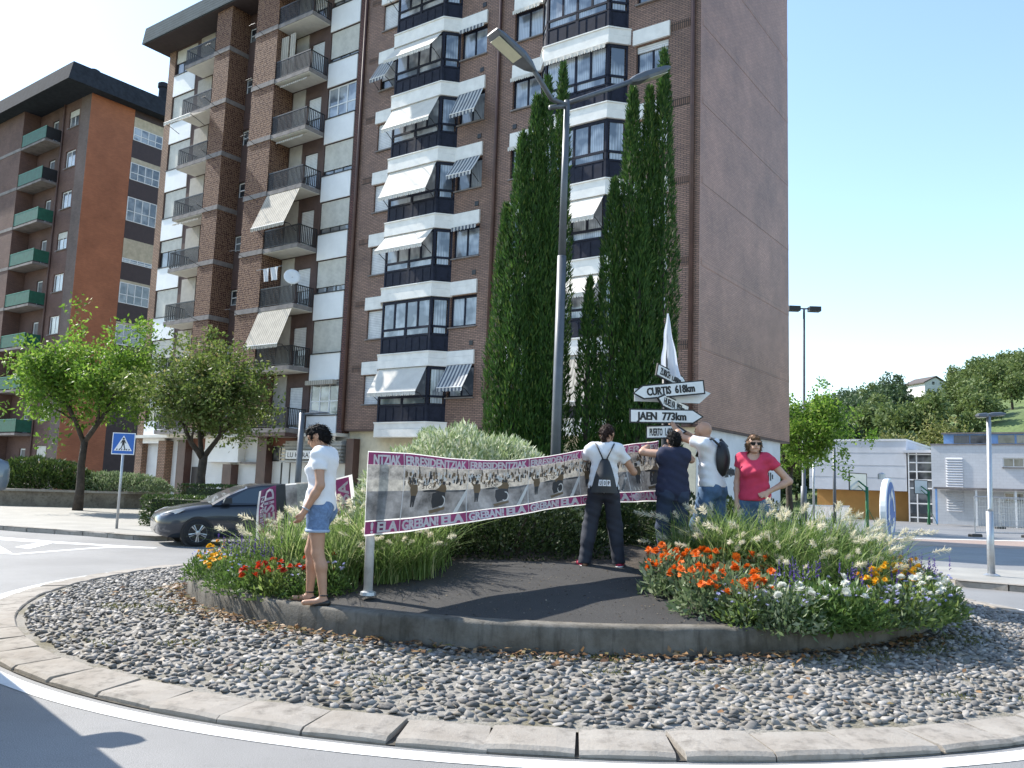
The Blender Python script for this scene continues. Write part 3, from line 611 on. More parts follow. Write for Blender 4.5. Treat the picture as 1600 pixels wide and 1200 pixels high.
for a, b in ((28.08, 29.50), (23.86, 25.74)):
    MB().box(a, b, .03, PJ, 4.02, OT+.1).build('pillar', M_lat, ob)
    for zs in ZS: link('floor_band', cached(('fb', a), lambda: MB().box(-.03, b-a+.03, .02, .04+PJ, -.16, .10).mesh('floor_band')), M_slab, ob, (a, 0, zs))
    g = random.Random(int(a))
    for zs in ZS[1:]:
        x = (a+b)/2+g.uniform(-.3, .3); link('drying_rod', cached('rod', lambda: MB().tube([(0, PJ, 0), (0, PJ+1.0, .28)], .014, 5).tube([(-.25, PJ+.97, .27), (.25, PJ+.97, .27)], .012, 5).mesh('drying_rod')), M_rail, ob, (x, 0, zs-.35))
def railing(w_, d_, side):
    mb = MB(); h = 1.02
    mb.box(0, w_, d_-.04, d_, h-.06, h); mb.box(0, w_, d_-.035, d_-.005, .06, .09)
    n = int(w_/.10)
    for i in range(n+1): x = i*(w_-.02)/n; mb.box(x, x+.034, d_-.036, d_-.006, .09, h-.05)
    x = 0 if side < 0 else w_-.04; mb.box(x, x+.04, .02, d_-.04, h-.05, h); mb.box(x+.005, x+.035, .02, d_-.04, .06, .09)
    n = int(d_/.115)
    for i in range(n): y = .03+i*(d_-.06)/n; mb.box(x+.004, x+.036, y, y+.034, .09, h-.05)
    return mb.mesh('railing')
RLR, RLL = railing(2.72, 1.24, -1), railing(2.9, 1.24, 1)
for k, zs in enumerate(ZS):
    for a, b, rl in ((21.08, 23.85, RLR), (29.51, 32.45, RLL)):
        s = link('balcony', cached(('bal', a), lambda: MB().box(0, b-a, .03, PJ, -.16, .06).mesh('balcony')), M_slab, ob, (a, 0, zs))
        link('soffit', cached(('sof', a), lambda: MB().box(.02, b-a-.02, .05, PJ-.04, -.185, -.162).mesh('soffit')), M_soff, s)
        link('railing', rl, M_rail, s, (0.02, .02, .06))
for k, proj, drop in ((1, .75, 1.9), (3, .85, 2.0)): awning(ob, 21.2, 23.8, PJ, ZS[k+1]-.2, proj, drop, M_awnb)
for k in (4, 5): awning(ob, 21.3, 23.4, PJ-.35, ZS[k+1]-.2, .3, .22, M_awnb, .1, False)
awning(ob, 21.2, 23.7, PJ, ZS[7]+2.3, .9, .6, M_awn)
awning(ob, 29.9, 32.5, PJ, ZS[6]-.22, 1.0, .55, M_awn); awning(ob, 29.8, 32.3, PJ-.3, ZS[4]-.22, .35, .2, M_awnb, .1, False)
MB().box(23.2, 23.75, 1.0, 1.06, ZS[6]+.1, ZS[6]+2.5).box(22.6, 23.0, 1.05, 1.1, ZS[6]+.1, ZS[6]+2.5).build('curtain', M_awnb, ob)
fa = MB(); fa.add([(18.3, 1.62, 28.6), (36.95, 1.62, 28.6), (36.95, 1.45, 29.75), (18.3, 1.45, 29.75), (18.3, -9, 28.6), (36.95, -9, 28.6), (36.95, -9, 29.75), (18.3, -9, 29.75)], [(0, 1, 2, 3), (4, 7, 6, 5), (1, 5, 6, 2), (0, 3, 7, 4), (3, 2, 6, 7), (0, 4, 5, 1)])
rf = fa.build('roof', stripes('ribbed_roof_cladding', (.075, .10, .115), (.04, .055, .065), .19, 2, .95, 0, .75), ob); MATS['ribbed_roof_cladding'].node_tree.nodes['Principled BSDF'].inputs['Specular IOR Level'].default_value = .1
MB().box(18.4, 36.85, -8.9, 1.55, 28.55, 28.59).build('eaves_soffit', mat('dark_eaves', (.05, .035, .035), .8), rf)
# shops at street level
sh = MB(); sh.box(18.0, 36.2, -9, -.35, 0, 3.88); sh.build('shop_wall', M_whitebase, ob)
MB().box(18.3, 36.3, -.3, .5, 3.70, 3.86).build('shop_canopy', M_soff, ob); MB().box(21.1, 24.6, .5, 1.29, 3.66, 3.86).build('entrance_soffit', M_brown, ob)
for a, b, z1, m in ((33.0, 33.8, 3.55, BRE), (31.07, 31.83, 3.6, M_brown), (26.73, 27.5, 2.25, M_brown), (23.9, 24.65, 3.69, M_brown), (17.45, 17.95, 3.6, M_brown)):
    MB().box(a, b, -.36, .12, 0, z1).build('shop_pillar', m, ob)
[MB().box(*q).build('fascia_board', mat('rust_brown_board', (.16, .06, .035), .7), ob) for q in ((28.6, 31.0, -.352, -.30, 3.05, 3.69), (22.0, 23.9, -.352, -.30, 3.25, 3.69))]
MB().box(30.0, 30.9, -.352, -.28, 0, 2.07).build('shop_door', mat('dark_grey_door', (.05, .042, .042), .5), ob)
MB().box(26.25, 29.25, -.352, .1, 2.36, 3.68).build('shop_sign_panel', M_panel, ob)
MB().box(24.7, 26.2, -.352, -.05, 2.30, 2.40).build('sign_rail', M_slab, ob)
f = window(ob, 22.6, 23.88, 2.46, 3.22, -.345, M_rail, M_dpane, 2, .06, False)
MB().box(22.45, 22.53, -.348, -.33, .2, 2.4).build('door_joint', M_rail, ob); MB().box(23.1, 23.2, -.348, -.33, .2, 2.4).build('door_joint', M_rail, ob)
can = MB()
for i in range(6): can.box(18.2, 22.5, -.34+.02*i, .35-.03*i, 2.42+i*.17, 2.50+i*.17)
can.box(18.3, 22.4, -.34, .12, 2.40, 3.5); cn = can.build('louvred_canopy', mat('grey_louvre', (.40, .40, .39), .6, var=.2, vs=3), ob)
MB().box(19.4, 22.0, .36, .40, 2.58, 3.0).build('shop_sign', M_panel, ob)
lt = MB(); lettering(lt, 'LU HARATE', lambda x, z: (21.85-x, .405, z), 0, 2.66, 2.0, .24, .012); lt.build('lettering', mat('black_letter', (.015, .015, .015), .6, var=0), ob)
# ---------------------------------------------------------------- orange brick block far left
S2_ = .88; K2 = camscale((-33.09, 62.0), S2_)
lb = thing('apartment_building', 'dark brick apartment block with an orange end wall and green balconies behind the trees', 'building', K2, R(90+53.46), scale=S2_)
BRD = brick('dark_brick', (.18, .10, .08), (.145, .08, .065), (.09, .06, .052), .25, .08, .01, bump=.3)
BRG = brick('grey_brown_brick', (.19, .14, .125), (.16, .115, .10), (.12, .09, .085), .25, .08, .01, bump=.3)
BRO = brick('orange_brick', (.43, .155, .075), (.36, .13, .065), (.29, .12, .07), .25, .08, .008, bump=.25, var=.25)
M_dsp = mat('dark_spandrel', (.055, .034, .034), .6, var=.15)
LZ = [27.4-3.3*k for k in range(9)]; LT = 30.6
holL = [(1.72, 3.3, z+.95, z+2.4) for z in LZ if z+2.4 < LT]+[(5.0, 6.0, z+.1, z+2.2) for z in LZ]
lw = MB(); wallgrid(lw, 1.5, 24, 0, LT, holL, lambda u, o, z: (u, o, z), .2); lw.quad((24, 0, 0), (24, -12, 0), (24, -12, LT), (24, 0, LT)); lw.quad((0, -12, 0), (0, -12, LT), (24, -12, LT), (24, -12, 0)); lw.build('wall', BRD, lb)
MB().box(.001, 1.5, -.3, .0, 0, LT).build('corner_strip', BRG, lb)
MB().box(-.02, .0, -3.5, .0, 0, LT).build('end_wall', BRO, lb); MB().box(.0, .01, -12, -3.5, 0, LT).build('stair_wall', M_dsp, lb)
for i, (z0, z1, zc) in enumerate(((28.06, 29.15, 29.97), (24.8, 26.2, 26.6), (21.42, 23.37, 23.38), (18.05, 18.4, 19.98), (14.8, 16.45, 16.65), (11.5, 13.1, 13.3))):
    for j in range(2):
        # windows of the end wall face local -x
        f = bpy.data.objects.new('window', cached(('lbw', i), lambda: (lambda m: ([m.box(-.05, 0, -q-.06, -q, 0, z1-z0) for q in (0, .62, 1.24, 1.86, 2.44)], m.box(-.045, 0, -2.5, 0, z1-z0-.06, z1-z0), m.box(-.045, 0, -2.5, 0, 0, .06), m.box(-.045, 0, -2.5, 0, (z1-z0)*.42-.03, (z1-z0)*.42+.03), m)[-1])(MB()).mesh('window'))); COL.objects.link(f); f.parent = lb; f.location = (-.0, -3.52-j*2.75, z0)
        if not f.data.materials: f.data.materials.append(M_whiteframe)
        for q in range(4): link('pane', cached(('lbp', i), lambda: MB().box(-.02, -.008, -.56, 0, .06, z1-z0-.06).mesh('pane')), M_dpane if (q+i+j) % 3 else M_curt, f, (0, -.06-q*.62, 0))
    MB().box(-.04, .0, -9.2, -3.52, z1+.002, zc).build('shutter_strip', mat('cream_strip', (.52, .44, .32), .7), lb)
for z in LZ:
    if z+2.4 < LT: window(lb, 1.74, 3.28, z+.97, z+2.38, -.16, M_whiteframe, M_dpane, 2, .08, shut=(.0, .8, .35, .95, 0)[int(z) % 5], sm=M_shut)
    window(lb, 5.0, 6.0, z+.1, z+2.18, -.16, M_whiteframe, M_dpane, 1, .1, False, .5, name='balcony_door')
    s = MB().box(4.1, 8.2, .02, 1.3, z-.18, z).build('balcony', M_slab, lb)
    MB().box(4.12, 8.2, 1.24, 1.27, z+.08, z+1.0).build('green_screen', mat('green_mesh', (.012, .10, .065), .6, var=.2), s)
    MB().box(4.12, 4.15, .05, 1.23, z+.08, z+1.0).build('side_screen', MATS['green_mesh'] if int(z) % 3 else M_rail, s)
    MB().box(4.1, 8.2, 1.23, 1.28, z+1.0, z+1.05).build('rail', mat('green_rail', (.03, .20, .13), .5), s)
lp = MB(); lp.box(8.2, 24, .02, 1.3, 0, LT); lp.build('brick_front', BRD, lb)
for z in LZ: MB().box(8.18, 24.02, .02, 1.33, z-.2, z+.05).build('floor_band', M_slab, lb)
MB().tube([(4.0, .1, 0), (4.0, .1, LT)], .07, 6).build('downpipe', M_brown, lb)
fa = MB(); fa.add([(-1.0, 2.3, 30.55), (26, 2.3, 30.55), (26, 1.9, 32.1), (-.7, 1.9, 32.1), (-1.0, -13, 30.55), (26, -13, 30.55), (26, -13, 32.1), (-.7, -13, 32.1)], [(0, 1, 2, 3), (4, 7, 6, 5), (1, 5, 6, 2), (0, 3, 7, 4), (3, 2, 6, 7), (0, 4, 5, 1)])
rf = fa.build('roof', mat('dark_slate_cladding', (.035, .04, .05), .95, var=.2, spec=.1), lb)
for u, o_ in ((4.2, -2), (10.2, -2), (1.4, -6.5)): MB().box(u-.5, u+.5, o_-.5, o_+.5, 32.1, 33.0).lathe([(.36, 0), (.36, .9), (.46, 1.0), (.46, 1.35), (.3, 1.45)], (u, o_, 33.0), 12).build('chimney', MATS['dark_slate_cladding'], rf)
# ---------------------------------------------------------------- school
se = thing('school_building', 'white two-storey school building with a blue clerestory and glazed stair', 'building', (29.925, 60, 0), A_MAIN)
M_sw = brick('white_block_wall', (.60, .61, .63), (.57, .58, .60), (.50, .50, .52), .4, .2, .008, bump=.15, var=.1)
M_sb = mat('light_blue_panel', (.20, .36, .66), .6, var=.1)
M_sp = mat('pale_grey_cladding', (.60, .61, .64), .6, var=.08, vs=.6)
sw = MB(); hs = [(-5.66, -4.42, 4.0, 4.64), (-5.56, -4.42, 1.68, 2.30), (-9.2, -7.9, 4.0, 4.64), (-9.2, -7.9, 1.68, 2.3)]
wallgrid(sw, -16, 0, 0, 5.5, hs, lambda u, o, z: (u, o, z), .2); sw.quad((0, 0, 0), (0, -10, 0), (0, -10, 5.5), (0, 0, 5.5)); sw.quad((0, 0, 5.5), (0, -10, 5.5), (-16, -10, 5.5), (-16, 0, 5.5)); sw.build('wall', M_sw, se)
MB().box(-16, .05, -10, .06, 5.5, 5.6).build('coping', M_slab, se)
for h in hs: window(se, h[0], h[1], h[2]+.01, h[3]-.01, -.15, M_whiteframe, M_dpane, 2, .06)
for z0, z1 in ((2.56, 4.66), (.9, 2.3)):
    mb = MB(); n = int((z1-z0)/.17)
    for i in range(n): z = z0+(z1-z0)*i/n; mb.add([(u, o, z+dz) for u in (-1.98, -.92) for o, dz in ((.01, 0), (.07, .02), (.01, .15))], [(0, 1, 4, 3), (1, 2, 5, 4), (0, 2, 1), (3, 4, 5)])
    mb.build('louvre', M_sp, se)
MB().box(-16, -.3, .02, 1.3, 2.42, 2.54).build('canopy', M_slab, se)
for u in (-.45, -2.9, -5.2, -8): MB().box(u-.06, u+.06, 1.1, 1.22, 0, 2.42).build('post', M_whiteframe if u < -2 else M_sb, se)
cl = MB(); cl.box(-16, -.72, -6, -.7, 5.6, 6.32); cl.build('clerestory', M_sb, se); MB().box(-16.1, -.6, -6.1, -.5, 6.32, 6.42).build('clerestory_roof', M_slab, se)
for u in (-2.36, -3.4, -5.1, -6.2, -7.9): MB().box(u, u+.98, -.69, -.66, 5.68, 6.22).build('pane', M_dpane, se)
gy = thing('school_building', 'pale clad school hall raised over an ochre wall', 'building', (29.096, 62, 0), A_MAIN)
hb = MB(); hb.box(0, 7.0, -10, 0, 2.2, 6.0); hb.build('wall', M_sp, gy)
for z in (3.17, 4.06, 5.0): MB().box(-.01, 7.01, -10, .01, z-.015, z+.015).build('seam', mat('seam_grey', (.42, .43, .45), .6), gy)
MB().box(-.05, 7.05, -10, .05, 5.88, 6.02).build('parapet', M_whiteframe, gy)
MB().box(-1.6, 6.8, -10, -1.4, 0, 2.19).build('ochre_wall', mat('ochre_render', (.50, .27, .085), .85, var=.12, vs=.6), gy)
gl = thing('glazed_stairwell', 'glazed white-framed stairwell between the two school blocks', 'stairwell', (29.925, 60, 0), A_MAIN)
gm = MB(); gm.box(.08, 1.7, -5, -1.1, 0, 5.0); gm.build('core', M_dpane, gl); 
fr = MB()
for z in (.3, 1.3, 2.4, 3.0, 3.6, 4.25, 4.85): fr.box(.06, 1.72, -1.1, -1.03, z, z+.09)
for u in (.06, 1.1, 1.64): fr.box(u, u+.08, -1.1, -1.02, 0, 5.0)
fr.build('frame', M_whiteframe, gl); MB().box(.02, 2.0, -5, -.7, 5.0, 5.2).build('roof', M_sp, gl)
# ---------------------------------------------------------------- farmhouse on the hill
fh = thing('farmhouse', 'white gabled farmhouse standing on top of the green hill', 'house', (114.2, 230, 29.5), R(12), scale=.8)
fw = MB(); fw.prism([(-4.2, -4, 0), (4.2, -4, 0), (4.2, -4, 4.6), (0, -4, 6.6), (-4.2, -4, 4.6)], (0, 10, 0)); fw.build('wall', M_whitebase, fh)
rr = MB(); rr.prism([(-4.9, -4.5, 4.4), (0, -4.5, 6.75), (4.9, -4.5, 4.4), (4.9, -4.5, 4.75), (0, -4.5, 7.15), (-4.9, -4.5, 4.75)], (0, 11, 0)); rr.build('roof', mat('roof_tile', (.085, .07, .065), .8), fh)
for x, z in ((-.9, 4.6), (.9, 2.2), (-2.5, 2.2)): MB().box(x-.45, x+.45, -4.06, -3.99, z-.5, z+.5).build('window', M_dpane, fh)
# ================================================================ VEGETATION
M_bark = mat('bark', (.055, .042, .032), .9, var=.4, vs=6, bump=.8, bs=20, bd=.02)
L_cyp = leafmat('cypress_green', [(0, (.020, .056, .010)), (.5, (.034, .090, .015)), (.85, (.066, .145, .024)), (1, (.14, .19, .04))], .6, .3)
L_lime = leafmat('lime_leaf', [(0, (.075, .155, .018)), (.5, (.135, .25, .03)), (.85, (.21, .33, .05)), (1, (.30, .37, .09))], .5, .55)
L_olive = leafmat('olive_leaf', [(0, (.065, .10, .02)), (.5, (.105, .155, .032)), (.85, (.16, .21, .06)), (1, (.25, .22, .09))], .5, .5)
L_hedge = leafmat('hedge_leaf', [(0, (.025, .05, .012)), (.6, (.05, .09, .02)), (1, (.11, .15, .04))], .5, .3)
L_pale = leafmat('variegated_leaf', [(0, (.17, .24, .10)), (.35, (.28, .35, .17)), (.7, (.48, .52, .34)), (1, (.68, .69, .54))], .55, .3)
L_dark = leafmat('dark_shrub_leaf', [(0, (.015, .03, .008)), (.6, (.03, .055, .014)), (1, (.06, .09, .03))], .5, .25)
L_grass = leafmat('grass_blade', [(0, (.09, .15, .035)), (.5, (.16, .25, .065)), (.85, (.26, .34, .12)), (1, (.40, .40, .20))], .5, .45)
L_grassb = leafmat('blue_grass_blade', [(0, (.10, .17, .07)), (.5, (.18, .27, .13)), (.85, (.28, .37, .21)), (1, (.42, .44, .28))], .5, .4)
L_plume = leafmat('plume', [(0, (.58, .53, .38)), (.5, (.72, .67, .50)), (1, (.80, .77, .66))], .8, .5)
L_fol = leafmat('flower_foliage', [(0, (.05, .10, .02)), (.6, (.09, .16, .035)), (1, (.15, .23, .06))], .5, .4)
L_fols = leafmat('silvery_foliage', [(0, (.09, .14, .06)), (.6, (.16, .22, .10)), (1, (.30, .34, .22))], .6, .35)
L_folb = leafmat('bright_foliage', [(0, (.09, .14, .03)), (.6, (.16, .23, .055)), (1, (.26, .33, .11))], .5, .45)
def petal(name, a, b): return leafmat(name, [(0, a), (1, b)], .6, .3)
P_or = petal('orange_petal', (.62, .10, .008), (.85, .22, .02)); P_ye = petal('yellow_petal', (.72, .36, .01), (.85, .52, .03)); P_re = petal('red_petal', (.42, .025, .01), (.68, .07, .015))
P_vi = petal('violet_petal', (.07, .035, .22), (.16, .08, .40)); P_wh = petal('white_petal', (.66, .68, .60), (.80, .80, .74)); P_li = petal('lilac_petal', (.30, .30, .55), (.55, .55, .75))
def branchy(mb, p, d, ln, r, depth, g, tips, spread=.6):
    p = Vector(p); d = Vector(d).normalized(); pts = [p]; rad = [r]; n = 4
    for i in range(n):
        d = (d+Vector((g.gauss(0, .10), g.gauss(0, .10), g.gauss(.03, .07)))).normalized(); p = p+d*ln/n; pts.append(p.copy()); rad.append(r*(1-.42*(i+1)/n))
    mb.tube(pts, rad, 7 if depth > 1 else 5)
    if depth == 0: tips.append(p); return
    tips.append(p)
    for i in range(g.choice((2, 3, 3))):
        a = g.uniform(0, 6.28); q = d.orthogonal().normalized(); q = Matrix.Rotation(a, 3, d) @ q
        branchy(mb, pts[g.choice((2, 3, 4))], (d+q*g.uniform(spread*.7, spread*1.4)+Vector((0, 0, .12))), ln*g.uniform(.62, .85), rad[-1]*.8, depth-1, g, tips, spread)
def street_tree(name, label, loc, trunk_h, crown_c, crown_r, nleaf, leaf, lm, seed, forks=4, tr=.16, group=None, clumps=110, sp=.42):
    t = thing(name, label, 'tree', loc, 0, group); g = random.Random(seed); ng = np.random.default_rng(seed); mb = MB(); tips = []
    mb.tube([(0, 0, -.05), (.02, .01, trunk_h*.3), (-.03, .03, trunk_h*.65), (.03, 0, trunk_h)], [tr*1.3, tr, tr*.86, tr*.8], 10)
    for i in range(forks):
        a = 2*math.pi*(i+g.uniform(-.25, .25))/forks; branchy(mb, (0, 0, trunk_h-.15), (math.cos(a)*.75, math.sin(a)*.75, 1.0), crown_r[2]*.62, tr*.6, 3, g, tips, .55)
    mb.build('trunk', M_bark, t, True)
    C = np.array(crown_c); Rr = np.array(crown_r); u = rdirs(clumps, ng)*(ng.random((clumps, 1))**.42); u[:, 2] = np.where(u[:, 2] < -.75, -.4, u[:, 2])
    P = C+u*Rr*np.array([1, 1, 1])*(.72+.42*ng.random((clumps, 1)))
    tp = np.array([q[:] for q in tips]); inside = (((tp-C)/Rr)**2).sum(1) < 1.4; P = np.concatenate([P, tp[inside]])
    V, F = cloud(P, ng.uniform(sp*.5, sp*1.35, len(P)), nleaf, leaf, leaf*.5, ng)
    link('crown', npmesh('crown', V, F), lm, t); return t
street_tree('street_tree', 'bright green young tree in front of the orange end wall', (-16.3, 32.4, .12), 2.7, (-.1, 0, 4.9), (3.2, 2.9, 2.95), 15000, .17, L_lime, 31, clumps=85, sp=.5)
street_tree('street_tree', 'olive green tree with a forked trunk before the white shop front', (-10.95, 30.3, .12), 2.2, (.1, 0, 4.5), (2.9, 2.7, 2.35), 18000, .15, L_olive, 47, 3, .18, clumps=105, sp=.5)
street_tree('street_tree', 'yellowish tree beside the blank brick side wall, its trunk leaning out of shade', (13.9, 42.0, .0), 2.9, (.9, 0, 4.7), (3.2, 2.6, 2.5), 11000, .19, L_lime, 66, 4, .17)
def cypress(label, loc, leaders, seed):
    t = thing('cypress_tree', label, 'tree', loc); ng = np.random.default_rng(seed); VV = []; FF = []; nb = 0; mb = MB()
    for dx, dy, zb, zt, r in leaders:
        n = int(14000*(zt-zb)/7*max(.6, r/.4)); h = ng.random(n)**1.1; r = r*.78; az = ng.random(n)*2*math.pi
        prof = r*np.clip(1.02-h**2.0, .02, 1)**.8*(.62+.5*np.minimum(1, h*6+.35))
        lump = 1+.16*np.sin(az*3+h*17+dx*9)+.12*np.sin(az*5-h*41+dy*7)
        rad = prof*lump*(.76+.26*ng.random(n)**.5)+ng.normal(0, .012, n)
        C = np.stack([dx+rad*np.cos(az), dy+rad*np.sin(az), zb+h*(zt-zb)], 1)
        D = np.stack([np.cos(az)*.42, np.sin(az)*.42, np.full(n, 1.0)], 1)+ng.normal(0, .25, (n, 3))
        Nn = np.stack([np.cos(az), np.sin(az), np.zeros(n)], 1)+ng.normal(0, .6, (n, 3))
        V, F = leafquads(C, D, Nn, ng.uniform(.06, .16, n), ng.uniform(.016, .032, n)); VV.append(V); FF.append(F+nb); nb += len(V)
        mb.tube([(dx, dy, 0), (dx, dy, zt*.8)], [.09, .03], 7)
    link('crown', npmesh('crown', np.concatenate(VV), np.concatenate(FF)), L_cyp, t); mb.build('trunk', M_bark, t)
cypress('dark green columnar cypress with several spires left of the tall street lamp', (.15, 14.9, .8), [(-.36, .1, .2, 5.9, .33), (-.10, -.05, .2, 7.2, .42), (.14, 0, .2, 7.95, .40), (.33, .05, .2, 8.35, .36), (.62, .30, .2, 8.75, .30), (.42, -.1, .2, 6.2, .36)], 5)
cypress('dark green columnar cypress with pointed spires right of the tall street lamp', (2.05, 14.9, .8), [(-.72, -.1, .2, 4.5, .26), (-.30, 0, .2, 6.4, .40), (.02, .05, .2, 8.2, .40), (.34, .1, .2, 8.25, .36), (.60, .12, .2, 9.0, .36), (.15, -.2, .2, 6.0, .42)], 8)
def shrub(name, label, loc, rad, n, ln, wd, lm, seed, clumps=60, group=None, squash=1.0, cat='shrub', up=.5, stem=True):
    t = thing(name, label, cat, loc, 0, group); ng = np.random.default_rng(seed); u = rdirs(n, ng); u[:, 2] = np.abs(u[:, 2])
    lump = 1+.03*np.sin(u[:, 0]*7+seed)+.03*np.sin(u[:, 1]*9+u[:, 2]*6)+.03*np.sin(u[:, 0]*19+u[:, 2]*15)
    k = (1-.55*ng.random(n)**2.2)*lump; P = u*np.array(rad)*k[:, None]; D = u*.7+ng.normal(0, .45, (n, 3)); D[:, 2] += up
    V, F = leafquads(P, D, rdirs(n, ng), ln*(.6+.8*ng.random(n)), wd*(.7+.6*ng.random(n)))
    link('foliage', npmesh('foliage', V, F), lm, t)
    mb = MB(); g = random.Random(seed)
    for i in range(7): a = g.uniform(0, 6.28); mb.tube([(0, 0, 0), (math.cos(a)*rad[0]*.3, math.sin(a)*rad[1]*.3, rad[2]*.4), (math.cos(a)*rad[0]*.6, math.sin(a)*rad[1]*.6, rad[2]*.7)], [.03, .02, .01], 5)
    mb.build('stem', M_bark, t); return t
shrub('variegated_shrub', 'large rounded pale green variegated shrub behind the long banner', (-.58, 11.8, .50), (1.78, 1.15, 1.85), 26000, .095, .028, L_pale, 3)
shrub('variegated_shrub', 'small pale green shrub at the left flank of the big rounded one', (-1.55, 11.9, .55), (.75, .6, 1.25), 8000, .09, .027, L_pale, 4)
shrub('dark_shrub', 'low dark evergreen shrub in the shade under the banner', (.0, 10.7, .52), (1.45, .55, 1.0), 12000, .06, .025, L_dark, 6)
shrub('dark_shrub', 'dark evergreen shrub behind the people at the signpost', (1.75, 12.3, .6), (1.0, .7, 1.25), 7000, .06, .025, L_dark, 7)
shrub('dark_shrub', 'dark rounded shrub between the bald man and the woman in red', (2.95, 11.6, .55), (.55, .5, .95), 4500, .07, .022, L_hedge, 9)
for i_, (x_, y_) in enumerate(((.2, 14.9), (1.6, 14.0), (-1.2, 14.2), (2.6, 13.6), (-2.4, 13.4), (.9, 12.2), (3.6, 12.6))): shrub('dark_shrub', ('dark shrub at the foot of the left cypress', 'dark shrub at the foot of the right cypress', 'dark shrub behind the big pale one', 'dark shrub at the back right of the mound', 'dark shrub at the back left of the mound', 'dark shrub behind the woman with the bag', 'dark shrub behind the woman in red')[i_], (x_, y_, gz(x_, y_)-.05), (.95, .7, .95), 3500, .08, .035, L_dark, 80+i_)
# ---- fountain grasses
def grassmesh(seed, n, hgt, spread):
    ng = np.random.default_rng(seed); az = ng.random(n)*6.283; L_ = hgt*ng.uniform(.6, 1.15, n); lean = ng.uniform(.15, 1.0, n)*spread; s = np.linspace(0, 1, 6)
    bx, by = ng.normal(0, .15, n), ng.normal(0, .15, n); wd = ng.uniform(.005, .0095, n)
    rr = lean[:, None]*(s**1.7)[None]*L_[:, None]; z = L_[:, None]*(s-.42*lean[:, None]/max(spread, .1)*s**2.6)
    cx, cy = bx[:, None]+rr*np.cos(az)[:, None], by[:, None]+rr*np.sin(az)[:, None]; ta = az+math.pi/2+ng.normal(0, .5, n)
    w_ = wd[:, None]*np.array([.8, 1, 1, .85, .55, .08]); A = np.stack([cx-w_*np.cos(ta)[:, None], cy-w_*np.sin(ta)[:, None], z], 2); B = np.stack([cx+w_*np.cos(ta)[:, None], cy+w_*np.sin(ta)[:, None], z], 2)
    V = np.stack([A, B], 2).reshape(-1, 3); i = (np.arange(n)[:, None]*12+np.arange(5)[None]*2).ravel(); F = np.stack([i, i+1, i+3, i+2], 1); return npmesh('blades', V, F)
def plumemesh(seed, n, hgt, spread, fat=1.0):
    ng = np.random.default_rng(seed); VV = []; FF = []; nb = 0; st = MB()
    for k in range(n):
        az = ng.random()*6.283; L_ = hgt*ng.uniform(.8, 1.25); le = ng.uniform(.25, 1.0)*spread
        P = lambda s: np.array([le*s**1.8*L_*math.cos(az), le*s**1.8*L_*math.sin(az), L_*(s-.34*le/spread*s**2.6)])
        st.tube([P(s) for s in (0, .35, .65, .86)], .0028, 3, False); a, b = P(.86), P(.86)+(P(1)-P(.9))*1.3; m = 90; t = ng.random(m); ax = (b-a)/np.linalg.norm(b-a)
        C = a+(b-a)*t[:, None]*1.0; D = rdirs(m, ng)+ax*1.1; ln = (.030*np.sin(np.pi*np.clip(t*.9+.07, 0, 1))+.012)*fat
        V, F = leafquads(C, D, rdirs(m, ng), ln*ng.uniform(.8, 1.4, m), np.full(m, .007)); VV.append(V); FF.append(F+nb); nb += len(V)
    return npmesh('plumes', np.concatenate(VV), np.concatenate(FF)), st.mesh('stems')
GM = [grassmesh(60+i, 420, .95, 1.15) for i in range(3)]; PM = [plumemesh(70+i, 12, .92, 1.2, 1.55) for i in range(3)]
def grass(label, x, y, sc_, i, lm, group, rz=0, z=None):
    t = thing('fountain_grass', label, 'grass', (x, y, gz(x, y) if z is None else z), rz, group, sc_)
    b = link('blades', GM[i % 3].copy() if lm is L_grassb else GM[i % 3], lm, t); link('stems', PM[i % 3][1], L_grass, t); link('plumes', PM[i % 3][0], L_plume, t); return t
for i, (x, y, s) in enumerate(((-2.25, 9.45, .85), (-1.60, 9.6, .95), (-2.75, 9.95, .78), (-.98, 9.85, .95), (-2.1, 10.3, .85), (-1.3, 10.4, .95), (-2.4, 10.9, .75), (-1.75, 9.1, .7), (-.98, 9.35, .68), (-1.25, 9.15, .6))):
    grass('fountain grass with cream plumes in the left bed', x, y, s, i, L_grass, 'fountain grasses of the left bed', i*1.3)
for i, (x, y, s) in enumerate(((2.45, 9.75, .95), (2.95, 9.5, 1.0), (3.4, 9.75, 1.05), (2.7, 10.1, .95), (3.75, 10.15, 1.05), (3.45, 10.3, .95), (4.1, 9.7, .9), (2.15, 9.9, .75), (3.5, 9.1, .8), (4.25, 10.6, .95), (3.0, 9.0, .7), (3.9, 9.3, .75), (2.4, 9.4, .7))):
    grass('blue green fountain grass with plumes in the right bed', x, y, s, i+1, L_grassb, 'fountain grasses of the right bed', i*1.7+.4)
